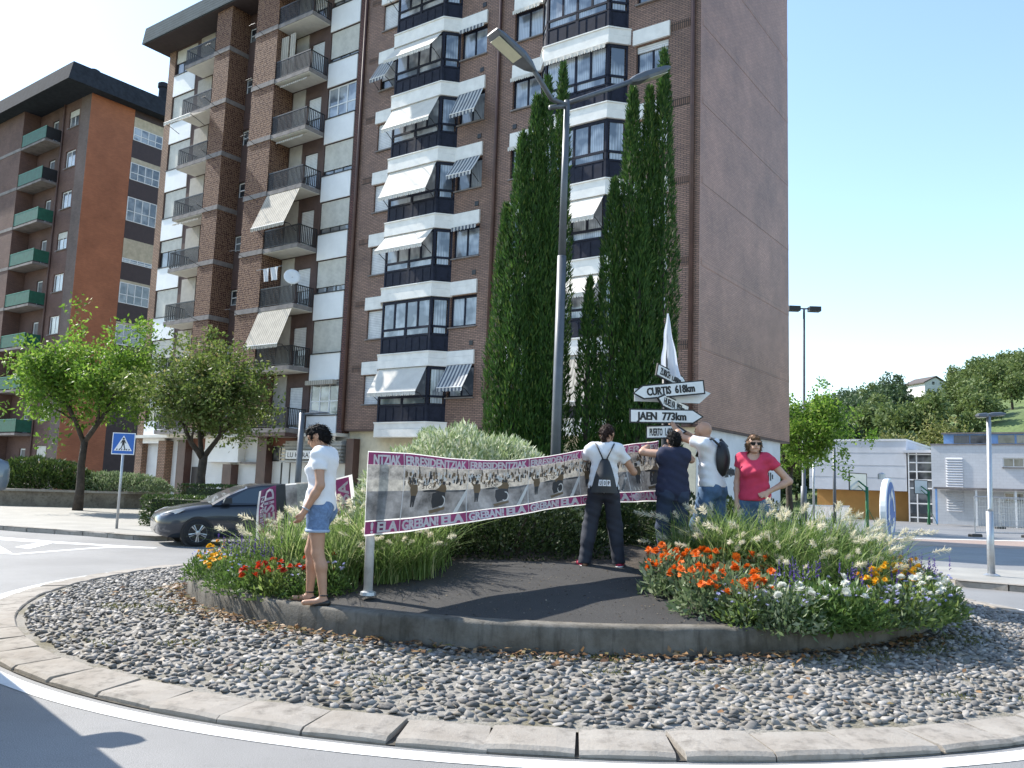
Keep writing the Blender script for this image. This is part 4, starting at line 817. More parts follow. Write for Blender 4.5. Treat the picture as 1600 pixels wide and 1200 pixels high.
# ---- flowering plants
def foliage(seed, n, r, h, ln, wd, narrow=False):
    ng = np.random.default_rng(seed); u = rdirs(n, ng); u[:, 2] = np.abs(u[:, 2]); P = u*np.array([r, r, h])*(ng.random((n, 1))**.5); D = u*.7+ng.normal(0, .5, (n, 3)); D[:, 2] += .35
    V, F = leafquads(P, D, rdirs(n, ng), ln*ng.uniform(.6, 1.3, n), wd*ng.uniform(.7, 1.3, n)); return npmesh('foliage', V, F)
def headmesh(r, n, rings, seed, dome=.5):
    ng = np.random.default_rng(seed); C = []; D = []; Nn = []; Ls = []
    for k in range(rings):
        m = n-k*2; a = np.arange(m)/m*6.283+k*.4; el = .15+k*dome
        for t in a: C.append((0, 0, k*r*.12)); D.append((math.cos(t)*math.cos(el), math.sin(t)*math.cos(el), math.sin(el))); Nn.append((0, 0, 1)); Ls.append(r*(1-.14*k)*ng.uniform(.9, 1.1))
    V, F = leafquads(np.array(C), np.array(D), np.array(Nn)+.01, np.array(Ls), np.array(Ls)*.62); return npmesh('flower_head', V, F)
def spikes(seed, n, r, h, sl, sw):
    ng = np.random.default_rng(seed); VV = []
    for k in range(n):
        a = ng.random()*6.28; q = r*math.sqrt(ng.random()); b = np.array([q*math.cos(a), q*math.sin(a), h*ng.uniform(.75, 1.0)]); m = 26; t = ng.random(m); C = b+np.array([ng.normal(0, .02), ng.normal(0, .02), 1])*sl*t[:, None]; D = rdirs(m, ng); D[:, 2] += .5
        VV.append(leafquads(C, D, rdirs(m, ng), sw*(1.2-t*.8), np.full(m, .010))[0])
    V = np.concatenate(VV); return npmesh('flower_spikes', V, np.arange(len(V)).reshape(-1, 4))
FO = {'z': [foliage(200+i, 420, .2, .34, .075, .026) for i in range(2)], 'm': [foliage(210+i, 520, .2, .26, .05, .012) for i in range(2)], 's': [foliage(220+i, 480, .2, .36, .055, .018) for i in range(2)], 'd': [foliage(230+i, 560, .24, .30, .06, .02) for i in range(2)]}
HM = {'o': headmesh(.042, 12, 4, 1), 'y': headmesh(.036, 12, 4, 2), 'r': headmesh(.040, 11, 4, 3), 'w': headmesh(.034, 13, 3, 4, .35), 'l': headmesh(.022, 6, 2, 5, .4)}
SP = [spikes(240+i, 9, .2, .36, .13, .016) for i in range(2)]
PET = {'o': P_or, 'y': P_ye, 'r': P_re, 'w': P_wh, 'l': P_li}
def flower(name, label, group, x, y, kind, head, nh, seed, fm=None, sc_=1.0, z=None, hh=.36, rr=.19):
    g = random.Random(seed); z = gz(x, y) if z is None else z
    t = thing(name, label, 'flowers', (x, y, z-.02), g.uniform(0, 6.28), group, sc_)
    link('foliage', FO[kind][seed % 2].copy(), fm or (L_fol, L_fols, L_folb)[(seed*7//3) % 3], t)
    if head == 'v': tag(link('flower_spikes', SP[seed % 2], P_vi, t), kind='stuff'); return
    for i in range(nh):
        a = g.uniform(0, 6.28); q = rr*math.sqrt(g.random()); hz = hh*g.uniform(.78, 1.08)*math.sqrt(max(.2, 1-(q/rr)**2*.55))
        link('flower_head', HM[head], PET[head], t, (q*math.cos(a), q*math.sin(a), hz), (g.gauss(-.2, .35)+.35, g.gauss(0, .35), g.uniform(0, 6)))
def field(name, label, group, pts, kind, head, nh, seed, fm=None, **k):
    for i, p in enumerate(pts): flower(name, label, group, p[0], p[1], kind, head, nh, seed+i, fm, z=p[2] if len(p) > 2 else None, **k)
field('zinnia_plant', 'orange flowering zinnia plant by the edge of the tarmac', 'orange zinnias of the right bed', [(1.70, 9.15), (1.62, 8.80), (1.85, 8.55), (2.0, 8.95), (2.25, 9.25), (1.82, 8.15), (2.12, 8.35), (2.35, 8.75), (2.6, 9.05), (2.45, 8.2), (1.95, 9.3), (2.2, 7.9)], 'z', 'o', 11, 300, L_fols, sc_=1.25)
field('zinnia_plant', 'red zinnia plant at the feet of the woman in shorts', 'red zinnias of the left bed', [(-2.30, 8.62), (-2.05, 8.75), (-2.5, 8.8), (-1.95, 9.0)], 'z', 'r', 10, 330, sc_=1.1)
field('marigold_plant', 'yellow marigold plant at the far left end of the flower bed', 'marigolds of the left bed', [(-3.55, 10.3), (-3.75, 10.8), (-3.35, 9.85), (-3.8, 11.3), (-3.15, 9.5)], 'm', 'y', 8, 340, sc_=.95)
field('marigold_plant', 'yellow marigold plant near the round blue traffic sign', 'marigolds of the right bed', [(4.45, 11.0), (4.2, 10.75), (4.75, 11.3), (3.95, 8.75), (4.2, 9.0), (4.8, 10.3), (4.5, 9.7), (3.85, 8.75), (3.6, 8.5), (4.3, 9.25)], 'm', 'y', 8, 350, hh=.42, sc_=1.25)
field('salvia_plant', 'violet spiked salvia plant in front of the left grasses', 'salvias of the left bed', [(-2.85, 9.35), (-3.05, 9.75), (-2.6, 9.2), (-3.4, 10.6)], 's', 'v', 0, 360, sc_=1.15)
field('salvia_plant', 'violet spiked salvia plant at the right rim of the flower bed', 'salvias of the right bed', [(4.75, 9.85), (4.9, 10.3), (5.0, 10.9), (4.85, 11.5), (5.05, 11.7), (3.0, 8.5), (3.35, 8.35), (4.5, 9.2), (2.75, 8.05), (3.7, 8.6), (4.75, 9.6), (5.1, 11.2)], 's', 'v', 0, 370, sc_=1.25)
field('daisy_plant', 'white flowering daisy plant hanging over the concrete wall', 'white daisies of the right bed', [(2.55, 7.78), (2.9, 7.92), (3.9, 8.35), (4.15, 8.6), (4.45, 8.95), (3.25, 8.05)], 'd', 'w', 10, 390, sc_=1.35, hh=.34)
field('bedding_plant', 'small lilac flowered bedding plant spilling over the wall', 'lilac bedding plants of the right bed', [(2.3, 8.55), (2.6, 8.45), (2.2, 7.9), (2.45, 7.82), (2.75, 7.9), (3.1, 8.0), (3.4, 8.15), (3.65, 8.3), (3.9, 8.35), (4.15, 8.65), (4.45, 8.85), (4.65, 9.25), (4.85, 9.7), (5.0, 10.15), (3.1, 8.8), (3.8, 9.2), (4.3, 9.35), (4.9, 10.0), (5.05, 10.6)], 'd', 'l', 12, 400, hh=.32, rr=.24, sc_=1.2)
field('bedding_plant', 'small lilac flowered bedding plant above the left curve of the wall', 'lilac bedding plants of the left bed', [(-2.75, 8.95), (-3.0, 9.25), (-2.45, 9.15), (-3.5, 9.95), (-2.0, 8.55), (-1.75, 8.75), (-3.65, 10.55), (-3.3, 10.2)], 'd', 'l', 9, 440, L_fol)
# ---- hedges and planter of the left pavement
def boxhedge(name, label, loc, rz, sx, sy, sz, n, lm, seed):
    t = thing(name, label, 'hedge', loc, rz); ng = np.random.default_rng(seed); P = ng.uniform(-1, 1, (n, 3)); ax = ng.integers(0, 3, n); sg = np.where(ng.random(n) < .5, -1, 1); P[np.arange(n), ax] = sg*(1-.12*ng.random(n)**2)
    P[:, 2] = (P[:, 2]+1)/2; Nn = np.zeros((n, 3)); Nn[np.arange(n), ax] = sg; D = Nn*.6+ng.normal(0, .6, (n, 3)); D[:, 2] += .3
    V, F = leafquads(P*np.array([sx/2, sy/2, sz]), D, rdirs(n, ng), ng.uniform(.05, .10, n), ng.uniform(.03, .05, n)); link('foliage', npmesh('foliage', V, F), lm, t)
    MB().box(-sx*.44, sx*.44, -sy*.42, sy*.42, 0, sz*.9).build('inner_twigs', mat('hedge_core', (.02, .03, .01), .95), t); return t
boxhedge('clipped_hedge', 'clipped dark green box hedge behind the crossing sign', (-8.1, 24.4, .12), R(-14), 4.6, 1.2, .85, 9000, L_hedge, 51)
boxhedge('clipped_hedge', 'low clipped hedge in front of the white shop wall', (-8.6, 28.5, .12), R(-25), 5.0, 1.6, 1.15, 9000, L_hedge, 52)
shrub('planter_shrub', 'dense green shrub growing in the long stone planter', (-19.9, 36.0, .8), (2.6, 1.1, 1.25), 7000, .16, .07, L_hedge, 53)
shrub('planter_shrub', 'grey green low shrub beside the tree trunk in the planter', (-16.6, 36.2, .8), (2.4, .9, .75), 6000, .14, .05, L_fols, 54)
pl = thing('stone_planter', 'long low stone planter wall holding shrubs on the left pavement', 'planter', (0, 0, 0)); pm = MB(); pts = [(-30, 35.5), (-20.3, 34.3), (-16.0, 35.6), (-15.2, 37.2), (-20, 38.5), (-30, 39)]
pm.prism([(x, y, .1) for x, y in pts], (0, 0, .62)); pm.build('wall', concrete('planter_stone', (.22, .19, .15), (.12, .10, .08)), pl)
cp = MB(); cp.prism([(-30.1, 35.3, .722), (-20.3, 34.15, .722), (-15.85, 35.5, .722), (-15.05, 37.3, .722), (-15.5, 37.2, .722), (-16.2, 35.85, .722), (-20.3, 34.65, .722), (-30.1, 35.8, .722)], (0, 0, .09)); cp.build('coping', M_kerb, pl)
# ---- hill and wood on the right
hx = np.linspace(10, 420, 60); hy = np.linspace(72, 520, 60)
def hillz(x, y): 
    s = np.clip((y-74)/40, 0, 1); s = s*s*(3-2*s); return np.maximum(0, .275*(x-30)+.03*(y-80))*s*np.clip(1.15-.0013*np.maximum(0, x-60), .5, 1.15)-.05
HV = [(x, y, float(hillz(x, y))+math.sin(x*.21)*.25+math.sin(y*.17+x*.1)*.3) for y in hy for x in hx]
HF_ = [(j*60+i, j*60+i+1, (j+1)*60+i+1, (j+1)*60+i) for j in range(59) for i in range(59)]
struct(link('hill', npmesh('hill', HV, HF_, True), mat('hill_meadow', (.10, .145, .045), .95, var=.35, vs=.12, bump=.6, bs=1.2, bd=.4)))
L_w1 = leafmat('wood_dark', [(0, (.035, .065, .028)), (.6, (.06, .10, .042)), (1, (.10, .15, .06))], .6, .3); L_w2 = leafmat('wood_light', [(0, (.075, .11, .03)), (.6, (.12, .17, .05)), (1, (.19, .23, .08))], .6, .35); L_w3 = leafmat('plane_tree_leaf', [(0, (.08, .11, .02)), (.5, (.15, .17, .045)), (1, (.28, .27, .10))], .6, .35)
def crownmesh(seed, n=1500, leaf=.55):
    ng = np.random.default_rng(seed); u = rdirs(34, ng)*(ng.random((34, 1))**.4); u[:, 2] = np.maximum(u[:, 2], -.7); P = u*np.array([2.7, 2.7, 2.6])+np.array([0, 0, 4.4])
    V, F = cloud(P, ng.uniform(.7, 1.4, 34), n, leaf, leaf*.7, ng); return npmesh('crown', V, F)
CM = [[crownmesh(500+i+10*j) for i in range(3)] for j in range(2)]; TM = MB().tube([(0, 0, -1.2), (.1, 0, 2), (0, .1, 4.6)], [.28, .2, .1], 6).mesh('trunk')
ng = np.random.default_rng(77); cnt = 0; g = random.Random(3)
def hilltree(x, y, s, kind, label, group):
    t = thing('hill_tree', label, 'tree', (x, y, float(hillz(x, y))-.3), g.uniform(0, 6.28), group, s); t.scale = (s, s, s*g.uniform(.85, 1.15))
    link('crown', CM[kind][g.randrange(3)], (L_w1, L_w2)[kind], t); link('trunk', TM, M_bark, t)
for y in (92, 104, 118, 134, 152, 172, 195, 222):
    for q in np.arange(.30, .64, .029*110/(y+20)):
        x = (q+ng.normal(0, .006))*y; yy = y+ng.normal(0, 4)
        if .555 < q < .66 and y < 140: continue
        if .45 < q < .53 and y > 165: continue
        dark = q < .47 and g.random() < .75
        if y <= 92 and q > .36: continue
        hilltree(x, yy, (.55 if .45 < q < .53 and y > 110 else 1)*ng.uniform(.75, 1.15)*(.9 if y < 140 else 1.0), 0 if dark else 1, 'dark green tree of the wood on the hill slope' if dark else 'lighter green tree of the hillside wood', 'dark trees of the hill wood' if dark else 'light trees of the hill wood')
for x, y, s, w4 in ((76.5, 128, .8, 'nearest'), (83, 134, .75, 'rightmost small'), (70, 139, .9, 'leftmost'), (88, 143, 1.0, 'highest')): hilltree(x, y, s, 1, w4+' of the round trees standing in the hillside meadow', 'single trees of the meadow')
for i, (x, y, h, lb_) in enumerate(((38.5, 84, 9.0, 'yellow green plane tree rising behind the school hall'), (44.0, 86, 10.2, 'tallest yellow green plane tree behind the blue clerestory'), (33.5, 88, 7.5, 'yellowish plane tree at the left end of the school roof'), (25.5, 80, 8.2, 'leafy green tree left of the school behind the floodlight pole'))):
    street_tree('plane_tree', lb_, (x, y, 0), h*.3, (0, 0, h*.62), (3.6, 3.2, h*.38), 4200, .42, L_w3 if i < 3 else L_w2, 600+i, 4, .2, clumps=60, sp=.9)
# ================================================================ STREET FURNITURE, SIGNS, VEHICLES, BANNERS
M_galv = mat('galvanised_steel', (.42, .44, .46), .42, .7, var=.12, vs=4)
M_grey = mat('grey_painted_steel', (.11, .12, .135), .45, .3, var=.12, vs=3)
M_black = mat('black_plastic', (.012, .012, .014), .5, var=.2)
M_white = mat('white_enamel', (.78, .78, .78), .35, var=.05)
M_blue = mat('sign_blue', (.012, .11, .42), .35, var=.06)
M_lens = mat('lamp_lens', (.60, .58, .42), .3, var=.1, coat=.5)
def head(par, a, b, w_, h, name='luminaire'):
    a, b = Vector(a), Vector(b); t = (b-a); Ln = t.length; q = t.to_track_quat('X', 'Z').to_matrix().to_4x4(); M = Matrix.Translation(a) @ q; mb = MB()
    sec = [(0, .28, .4), (.12*Ln, .62, .8), (.35*Ln, 1, 1), (.85*Ln, 1, .8), (Ln, .86, .35)]; V = []
    for x, ww, hh in sec: V += [tuple(M @ Vector((x, y*ww*w_/2, z*hh*h))) for y, z in ((-1, -.2), (-.9, -.5), (.9, -.5), (1, -.2), (.8, .35), (.3, .5), (-.3, .5), (-.8, .35))]
    mb.add(V, [(i*8+k, i*8+(k+1) % 8, i*8+8+(k+1) % 8, i*8+8+k) for i in range(4) for k in range(8)]+[tuple(range(7, -1, -1)), tuple(32+k for k in range(8))])
    o = mb.build(name, M_grey, par); lm = MB(); lm.box(.36*Ln, .9*Ln, -w_*.36, w_*.36, -h*.53, -h*.46, M); lm.build('lens', M_lens, o); return o
sl_ = thing('street_lamp', 'tall grey double-headed street lamp rising between the two cypresses', 'street lamp', (0, 0, 0))
MB().tube([(.735, 13.6, .7), (.742, 13.6, 3.0), (.752, 13.6, 5.4)], [.085, .08, .075], 14).build('pole', M_grey, sl_, True); MB().tube([(.752, 13.6, 5.38), (.767, 13.6, 8.1)], [.066, .05], 12).build('pole_top', M_grey, sl_, True)
for pts in ([(.767, 13.6, 8.02), (.50, 13.4, 8.02), (.15, 13.0, 8.36)], [(.767, 13.6, 8.05), (1.35, 13.9, 8.42), (1.95, 14.2, 8.80)], [(.767, 13.6, 8.02), (.47, 13.42, 7.88)]): MB().tube(pts, .042, 10).build('arm', M_grey, sl_, True)
head(sl_, (.18, 13.02, 8.33), (-.50, 12.55, 8.70), .34, .16); head(sl_, (1.90, 14.18, 8.78), (2.60, 14.55, 9.22), .34, .16)
sl_ = thing('street_lamp', 'short galvanised lamp column on the right traffic island', 'street lamp', (9.86, 17.43, .12))
MB().tube([(0, 0, 0), (0, 0, 1.3)], [.072, .068], 14).build('pole', M_galv, sl_, True); MB().tube([(0, 0, 1.3), (.02, 0, 1.36), (.05, 0, 3.25)], [.054, .05, .045], 12).build('pole_top', M_galv, sl_, True)
MB().lathe([(.16, 0), (.16, .02), (.09, .05)], n=14).build('base_plate', M_galv, sl_); head(sl_, (.03, 0, 3.28), (.42, .1, 3.33), .16, .09); head(sl_, (.06, 0, 3.28), (-.22, -.05, 3.26), .14, .10)
sl_ = thing('street_lamp', 'grey lamp column standing before the grey shop canopy', 'street lamp', (-6.44, 26, .12)); MB().tube([(0, 0, 0), (0, 0, 3.5)], [.10, .085], 12).build('pole', M_grey, sl_, True); MB().tube([(0, 0, 3.45), (.55, .1, 3.53)], .04, 8).build('arm', M_grey, sl_); head(sl_, (.3, .05, 3.5), (.8, .15, 3.54), .14, .07)
sl_ = thing('street_lamp', 'thin lamp column beside the floodlight mast of the playground', 'street lamp', (16.6, 46.2, 0)); MB().tube([(0, 0, 0), (0, 0, 3.9)], [.07, .05], 10).build('pole', M_galv, sl_, True); MB().box(-.35, .35, -.1, .1, 3.9, 4.0).build('luminaire', M_white, sl_)
sl_ = thing('floodlight_mast', 'very tall thin mast with two floodlights against the sky', 'mast', (18.25, 52.5, 0)); MB().tube([(0, 0, 0), (0, 0, 2.2), (0, 0, 2.22), (.1, 0, 13.4)], [.2, .18, .12, .07], 10).build('pole', M_grey, sl_, True); MB().box(-.75, .9, -.04, .04, 13.35, 13.43).build('crossbar', M_grey, sl_)
for x in (-.55, .75): MB().box(x-.36, x+.36, -.25, .25, 13.22, 13.52).build('floodlight', M_black, sl_)
po = thing('grey_post', 'plain grey post in front of the ochre school wall', 'post', (20.0, 52.1, 0)); MB().tube([(0, 0, 0), (0, 0, 4.6)], [.1, .09], 10).build('shaft', M_grey, po, True)
# basketball hoops
def hoop(label, x, y, rz, h, s):
    t = thing('basketball_hoop', label, 'basketball hoop', (x, y, 0), rz, 'hoops of the playground', s); MG = mat('green_paint', (.01, .14, .05), .45)
    MB().tube([(0, 0, 0), (0, 0, 2.5)], .09, 10).build('post', MG, t, True); MB().tube([(0, 0, 2.45), (0, .55, 2.85)], .05, 8).tube([(0, 0, 2.1), (0, .55, 2.55)], .03, 6).build('arm', MG, t)
    for sx in (-1, 1): MB().tube([(0, 0, 1.3), (sx*.75, -.25, 0)], .02, 6).build('brace', MG, t)
    b = MB(); b.box(-.9, .9, .57, .60, 2.3, 3.3).build('backboard', mat('clear_board', (.50, .56, .58), .15, var=.05, coat=.6), t)
    f = MB(); [f.box(*q) for q in ((-.93, .93, .56, .62, 2.26, 2.31), (-.93, .93, .56, .62, 3.29, 3.34), (-.93, -.88, .56, .62, 2.31, 3.29), (.88, .93, .56, .62, 2.31, 3.29))]; f.build('board_frame', M_black, t)
    MB().tube([(.22*math.cos(a), .85+.22*math.sin(a), 2.45) for a in np.linspace(0, 6.283, 17)], .014, 5, False).build('rim', mat('orange_rim', (.5, .1, .02), .5), t)
hoop('basketball hoop on a green post left of the round traffic sign', 19.2, 45.5, R(35), 3, .88); hoop('farther basketball hoop before the glazed school stairwell', 27.8, 56.2, R(35), 3, .88)
# mesh site fences and white rail
def sitefence(label, x, y, rz):
    t = thing('site_fence', label, 'fence', (x, y, 0), rz, 'mesh fences by the school')
    f = MB(); [f.tube(p, .024, 6) for p in ([(0, 0, .12), (0, 0, 1.85)], [(3.2, 0, .12), (3.2, 0, 1.85)], [(0, 0, 1.85), (3.2, 0, 1.85)], [(0, 0, .2), (3.2, 0, .2)])]; f.build('frame', M_galv, t)
    w_ = MB(); [w_.box(i*.16-.004, i*.16+.004, -.004, .004, .2, 1.85) for i in range(1, 20)]; [w_.box(0, 3.2, -.005, .003, z-.005, z+.005) for z in (.5, .8, 1.1, 1.4, 1.65)]; w_.build('mesh', M_galv, t)
    for q in (0, 3.2): MB().bev(q-.3, q+.3, -.12, .12, 0, .14, .03).build('foot', M_black, t)
sitefence('mesh fence panel standing nearest on the playground edge', 21.6, 39.4, R(18)); sitefence('mesh fence panel behind the nearest one', 30.4, 52.6, R(12)); sitefence('mesh fence panel reaching out of the right border', 24.7, 40.4, R(18))
wf = thing('white_railing', 'low white railing in front of the ochre wall', 'railing', (20.0, 57.8, 0), R(41)); [MB().box(i*.17, i*.17+.06, -.02, .02, .1, .95).build('bar', M_white, wf) for i in range(38)]; MB().box(-.05, 6.5, -.03, .03, .95, 1.02).build('top_rail', M_white, wf); MB().box(-.05, 6.5, -.03, .03, .04, .1).build('bottom_rail', M_white, wf)
# crossing sign
cs = thing('crossing_sign', 'square blue pedestrian crossing sign on a grey pole', 'traffic sign', (-10.36, 22.72, .12), R(8))
MB().tube([(0, .03, 0), (0, .03, 2.5)], .035, 10).build('pole', M_galv, cs, True); MB().box(-.29, .29, -.02, 0, 1.96, 2.54).build('rim', M_white, cs); MB().box(-.268, .268, -.026, -.021, 1.982, 2.518).build('blue_plate', M_blue, cs)
MB().add([(-.23, -.029, 2.06), (.23, -.029, 2.06), (0, -.029, 2.47)], [(0, 1, 2)]).build('triangle', M_white, cs)
ff = MB(); Y = -.032
for poly in ([(-.02, 2.36), (.02, 2.36), (.028, 2.39), (0, 2.42), (-.028, 2.39)], [(-.035, 2.35), (.035, 2.35), (.03, 2.22), (-.03, 2.22)], [(-.03, 2.23), (.0, 2.23), (-.035, 2.13), (-.075, 2.09), (-.085, 2.10), (-.05, 2.15)], [(0, 2.23), (.03, 2.23), (.05, 2.14), (.075, 2.09), (.06, 2.085), (.02, 2.15)], [(-.035, 2.34), (-.075, 2.26), (-.065, 2.25), (-.03, 2.30)], [(.035, 2.34), (.075, 2.26), (.065, 2.25), (.03, 2.30)]): ff.add([(x, Y, z) for x, z in poly], [tuple(range(len(poly)))])
for i in range(6): x = -.17+i*.062; ff.add([(x, Y, 2.075), (x+.03, Y, 2.075), (x+.034, Y, 2.115), (x+.012, Y, 2.115)], [(0, 1, 2, 3)])
ff.build('pictogram', M_black, cs)
# round blue roundabout sign, seen nearly edge-on
rs = thing('roundabout_sign', 'round blue roundabout sign seen almost edge-on at the right of the flower bed', 'traffic sign', (5.22, 11.8, .4), R(58))
MB().tube([(-.03, .05, 0), (-.03, .05, .62)], .075, 12).build('post', M_galv, rs, True)
Mr = Matrix.Translation((0, 0, 1.03)) @ Matrix.Rotation(R(90), 4, 'X')
MB().lathe([(.44, 0), (.455, .01), (.455, .075), (.44, .085)], n=40, M=Mr).build('rim', M_white, rs, False); MB().lathe([(.405, .0855), (.405, .089)], n=40, M=Mr).build('blue_disc', M_blue, rs)
ar = MB()
for k in range(3):
    a0 = k*2*math.pi/3; pts = [(math.cos(a0+t)*r_, math.sin(a0+t)*r_) for r_, ts in ((.29, np.linspace(0, 1.35, 9)), (.205, np.linspace(1.35, 0, 9))) for t in ts]
    ar.add([(x, -.0925, 1.03+z) for x, z in pts], [(i, i+1, 16-i, 17-i) for i in range(8)])
    tp = [(math.cos(a0+1.32)*.35, math.sin(a0+1.32)*.35), (math.cos(a0+1.32)*.145, math.sin(a0+1.32)*.145), (math.cos(a0+1.78)*.25, math.sin(a0+1.78)*.25)]; ar.add([(x, -.0925, 1.03+z) for x, z in tp], [(0, 1, 2)])
ar.build('arrows', M_white, rs); MB().lathe([(.05, 0), (.05, .07), (.02, .09)], (0, .03, 1.47), 10).build('top_clamp', M_galv, rs)
# direction signpost
sp_ = thing('direction_signpost', 'signpost with five black-edged white arrow boards naming far towns', 'signpost', (2.04, 11.15, .62)); MB().tube([(0, 0, 0), (0, 0, 2.75)], .045, 10).build('post', M_black, sp_, True)
M_bd = mat('black_letter', (.015, .015, .015), .6, var=0); M_sw2 = mat('sign_white', (.70, .72, .72), .4, var=.08, vs=4)
def board(txt, xc, z, ln, h, yaw, roll, right, y, lab=None):
    """arrow board: outline in x, z, black edge, lettering; turned by yaw about the post, tilted by roll"""
    M = Matrix.Translation((0, 0, z-.62)) @ Matrix.Rotation(yaw, 4, 'Z') @ Matrix.Rotation(roll, 4, 'Y') @ Matrix.Translation((xc, y, 0))
    def out(e): 
        a, b, t = -ln/2+e, ln/2-h*.75-e*.3, ln/2-e*1.6; hh = h/2-e; p = [(a, -hh), (b, -hh), (t, 0), (b, hh), (a, hh)]; return p if right else [(-x, zz) for x, zz in p][::-1]
    b = MB(); b.prism([tuple(M @ Vector((x, 0, zz))) for x, zz in out(0)], tuple((M.to_3x3() @ Vector((0, .02, 0))))); o = b.build('arrow_board', M_bd, sp_)
    MB().add([tuple(M @ Vector((x, -.003, zz))) for x, zz in out(.018)], [(0, 1, 2, 3, 4)]).build('white_face', M_sw2, o)
    lt = MB(); w_ = ln*.66; x0 = (-ln/2+ln*.10) if right else (-ln/2+ln*.20); lettering(lt, txt, lambda x, zz, e=0: tuple(M @ Vector((x, -.006-e, zz))), x0, -h*.26, w_, h*.52, .06 if len(txt) < 14 and ln > .85 else .036); lt.build('lettering', M_bd, o)
board('JAEN  773km', .01, 2.58, .98, .19, 0, R(-1), True, -.08); board('CURTIS  618km', .03, 2.925, .96, .19, 0, R(-7), False, -.08)
board('MADRID', .12, 2.885, 1.02, .17, R(4), R(-2), True, .06) if False else None
b_ = MB(); b_.prism([(-.40, .055, 2.16), (.47, .055, 2.16), (.62, .055, 2.30), (.47, .055, 2.36), (-.40, .055, 2.33)], (0, .02, 0)); b_.build('arrow_board', M_sw2, sp_)
board('ZURICH  1.300km', .08, 3.13, .66, .17, R(40), R(13), True, -.06); board('HUELVA  993km', .10, 2.765, .66, .17, R(40), R(12), False, -.06); board('PUERTO  1.402km', .04, 2.375, .56, .18, R(-30), R(-1), True, -.06)
# white pennant drooping from a thin rod above the boards
fl = thing('white_flag', 'drooping white plastic flag on the top of the signpost', 'flag', (2.04, 11.1, 3.0)); MB().tube([(0, 0, .2), (0, 0, .97)], .008, 6).build('rod', M_black, fl)
def sheetgrid(fn, nu, nv):
    V = [fn(i/nu, j/nv) for j in range(nv+1) for i in range(nu+1)]; return MB().add(V, [(j*(nu+1)+i, j*(nu+1)+i+1, (j+1)*(nu+1)+i+1, (j+1)*(nu+1)+i) for j in range(nv) for i in range(nu)])
o = sheetgrid(lambda u, v: (-.085*v**.8+u*(.02+.27*v)+.006*math.sin(v*14), -.04*math.sin(u*9+1)*v-.02, .96-v*(.76+.14*u)), 10, 14).build('cloth', thin(mat('white_plastic_film', (.72, .74, .80), .3, var=.05, coat=.4), .3), fl, True)
# ---------------------------------------------------------------- long protest banner
BT = [(-.08, 1.89), (.415, 1.894), (.887, 1.866), (1.39, 1.867), (1.746, 1.884), (2.213, 1.949), (2.711, 2.04), (3.355, 2.13), (4.19, 2.25)]; BB = [(-.08, 1.07), (.46, 1.11), (.924, 1.165), (1.42, 1.232), (1.772, 1.274), (2.237, 1.341), (2.733, 1.397), (3.374, 1.444), (4.2, 1.472)]
bd, bn = np.array([.78, .626]), np.array([.626, -.78])
def bfn(s, q, o=0):
    zt = np.interp(s, *zip(*BT)); zb = np.interp(s, *zip(*BB)); e = max(0, (s-2.2)/2)
    wv = .020*math.sin(s*3.3+q*2.2)+.012*math.sin(s*8.1-q*3+1)+e*.035*math.sin(s*13+q*4)+.02*math.sin(q*5.2+s*.8)*min(1, s*2)
    p = np.array([-1.332, 8.28])+bd*s+bn*(o+wv); return (p[0], p[1], zt+(zb-zt)*q)
bn_ = thing('protest_banner', 'long purple and white printed banner stretched from the white post to the signpost', 'banner', (0, 0, 0))
M_cl = thin(mat('banner_cloth', (.78, .77, .75), .6, var=.04), .5); M_pu = thin(mat('purple_print', (.22, .04, .135), .55, var=.2, vs=3), .5)
sheetgrid(lambda u, v: bfn(-.06+u*4.25, v), 110, 10).build('cloth', M_cl, bn_, True)
def strip(mb, s0, s1, q0, q1, o, n=None):
    n = n or max(2, int((s1-s0)/.05)); m = max(1, int((q1-q0)/.1)); V = [bfn(s0+(s1-s0)*i/n, q0+(q1-q0)*j/m, o) for j in range(m+1) for i in range(n+1)]
    mb.add(V, [(j*(n+1)+i, j*(n+1)+i+1, (j+1)*(n+1)+i+1, (j+1)*(n+1)+i) for j in range(m) for i in range(n)])
pu = MB(); strip(pu, -.055, 4.18, .012, .158, .002); pu.build('header_strip', M_pu, bn_, True); pu = MB(); strip(pu, -.055, 4.18, .835, .982, .002); pu.build('footer_strip', M_pu, bn_, True)
sky_ = MB(); snow = MB(); roadp = MB(); dark = MB(); brn = MB(); lines = MB(); let = MB(); seam = MB(); gr = random.Random(8)
PQ = lambda t: .16+t*.66
def poly(mb, s0, W, pts, o): mb.add([bfn(s0+p*W, PQ(t), o) for p, t in pts], [tuple(range(len(pts)))])
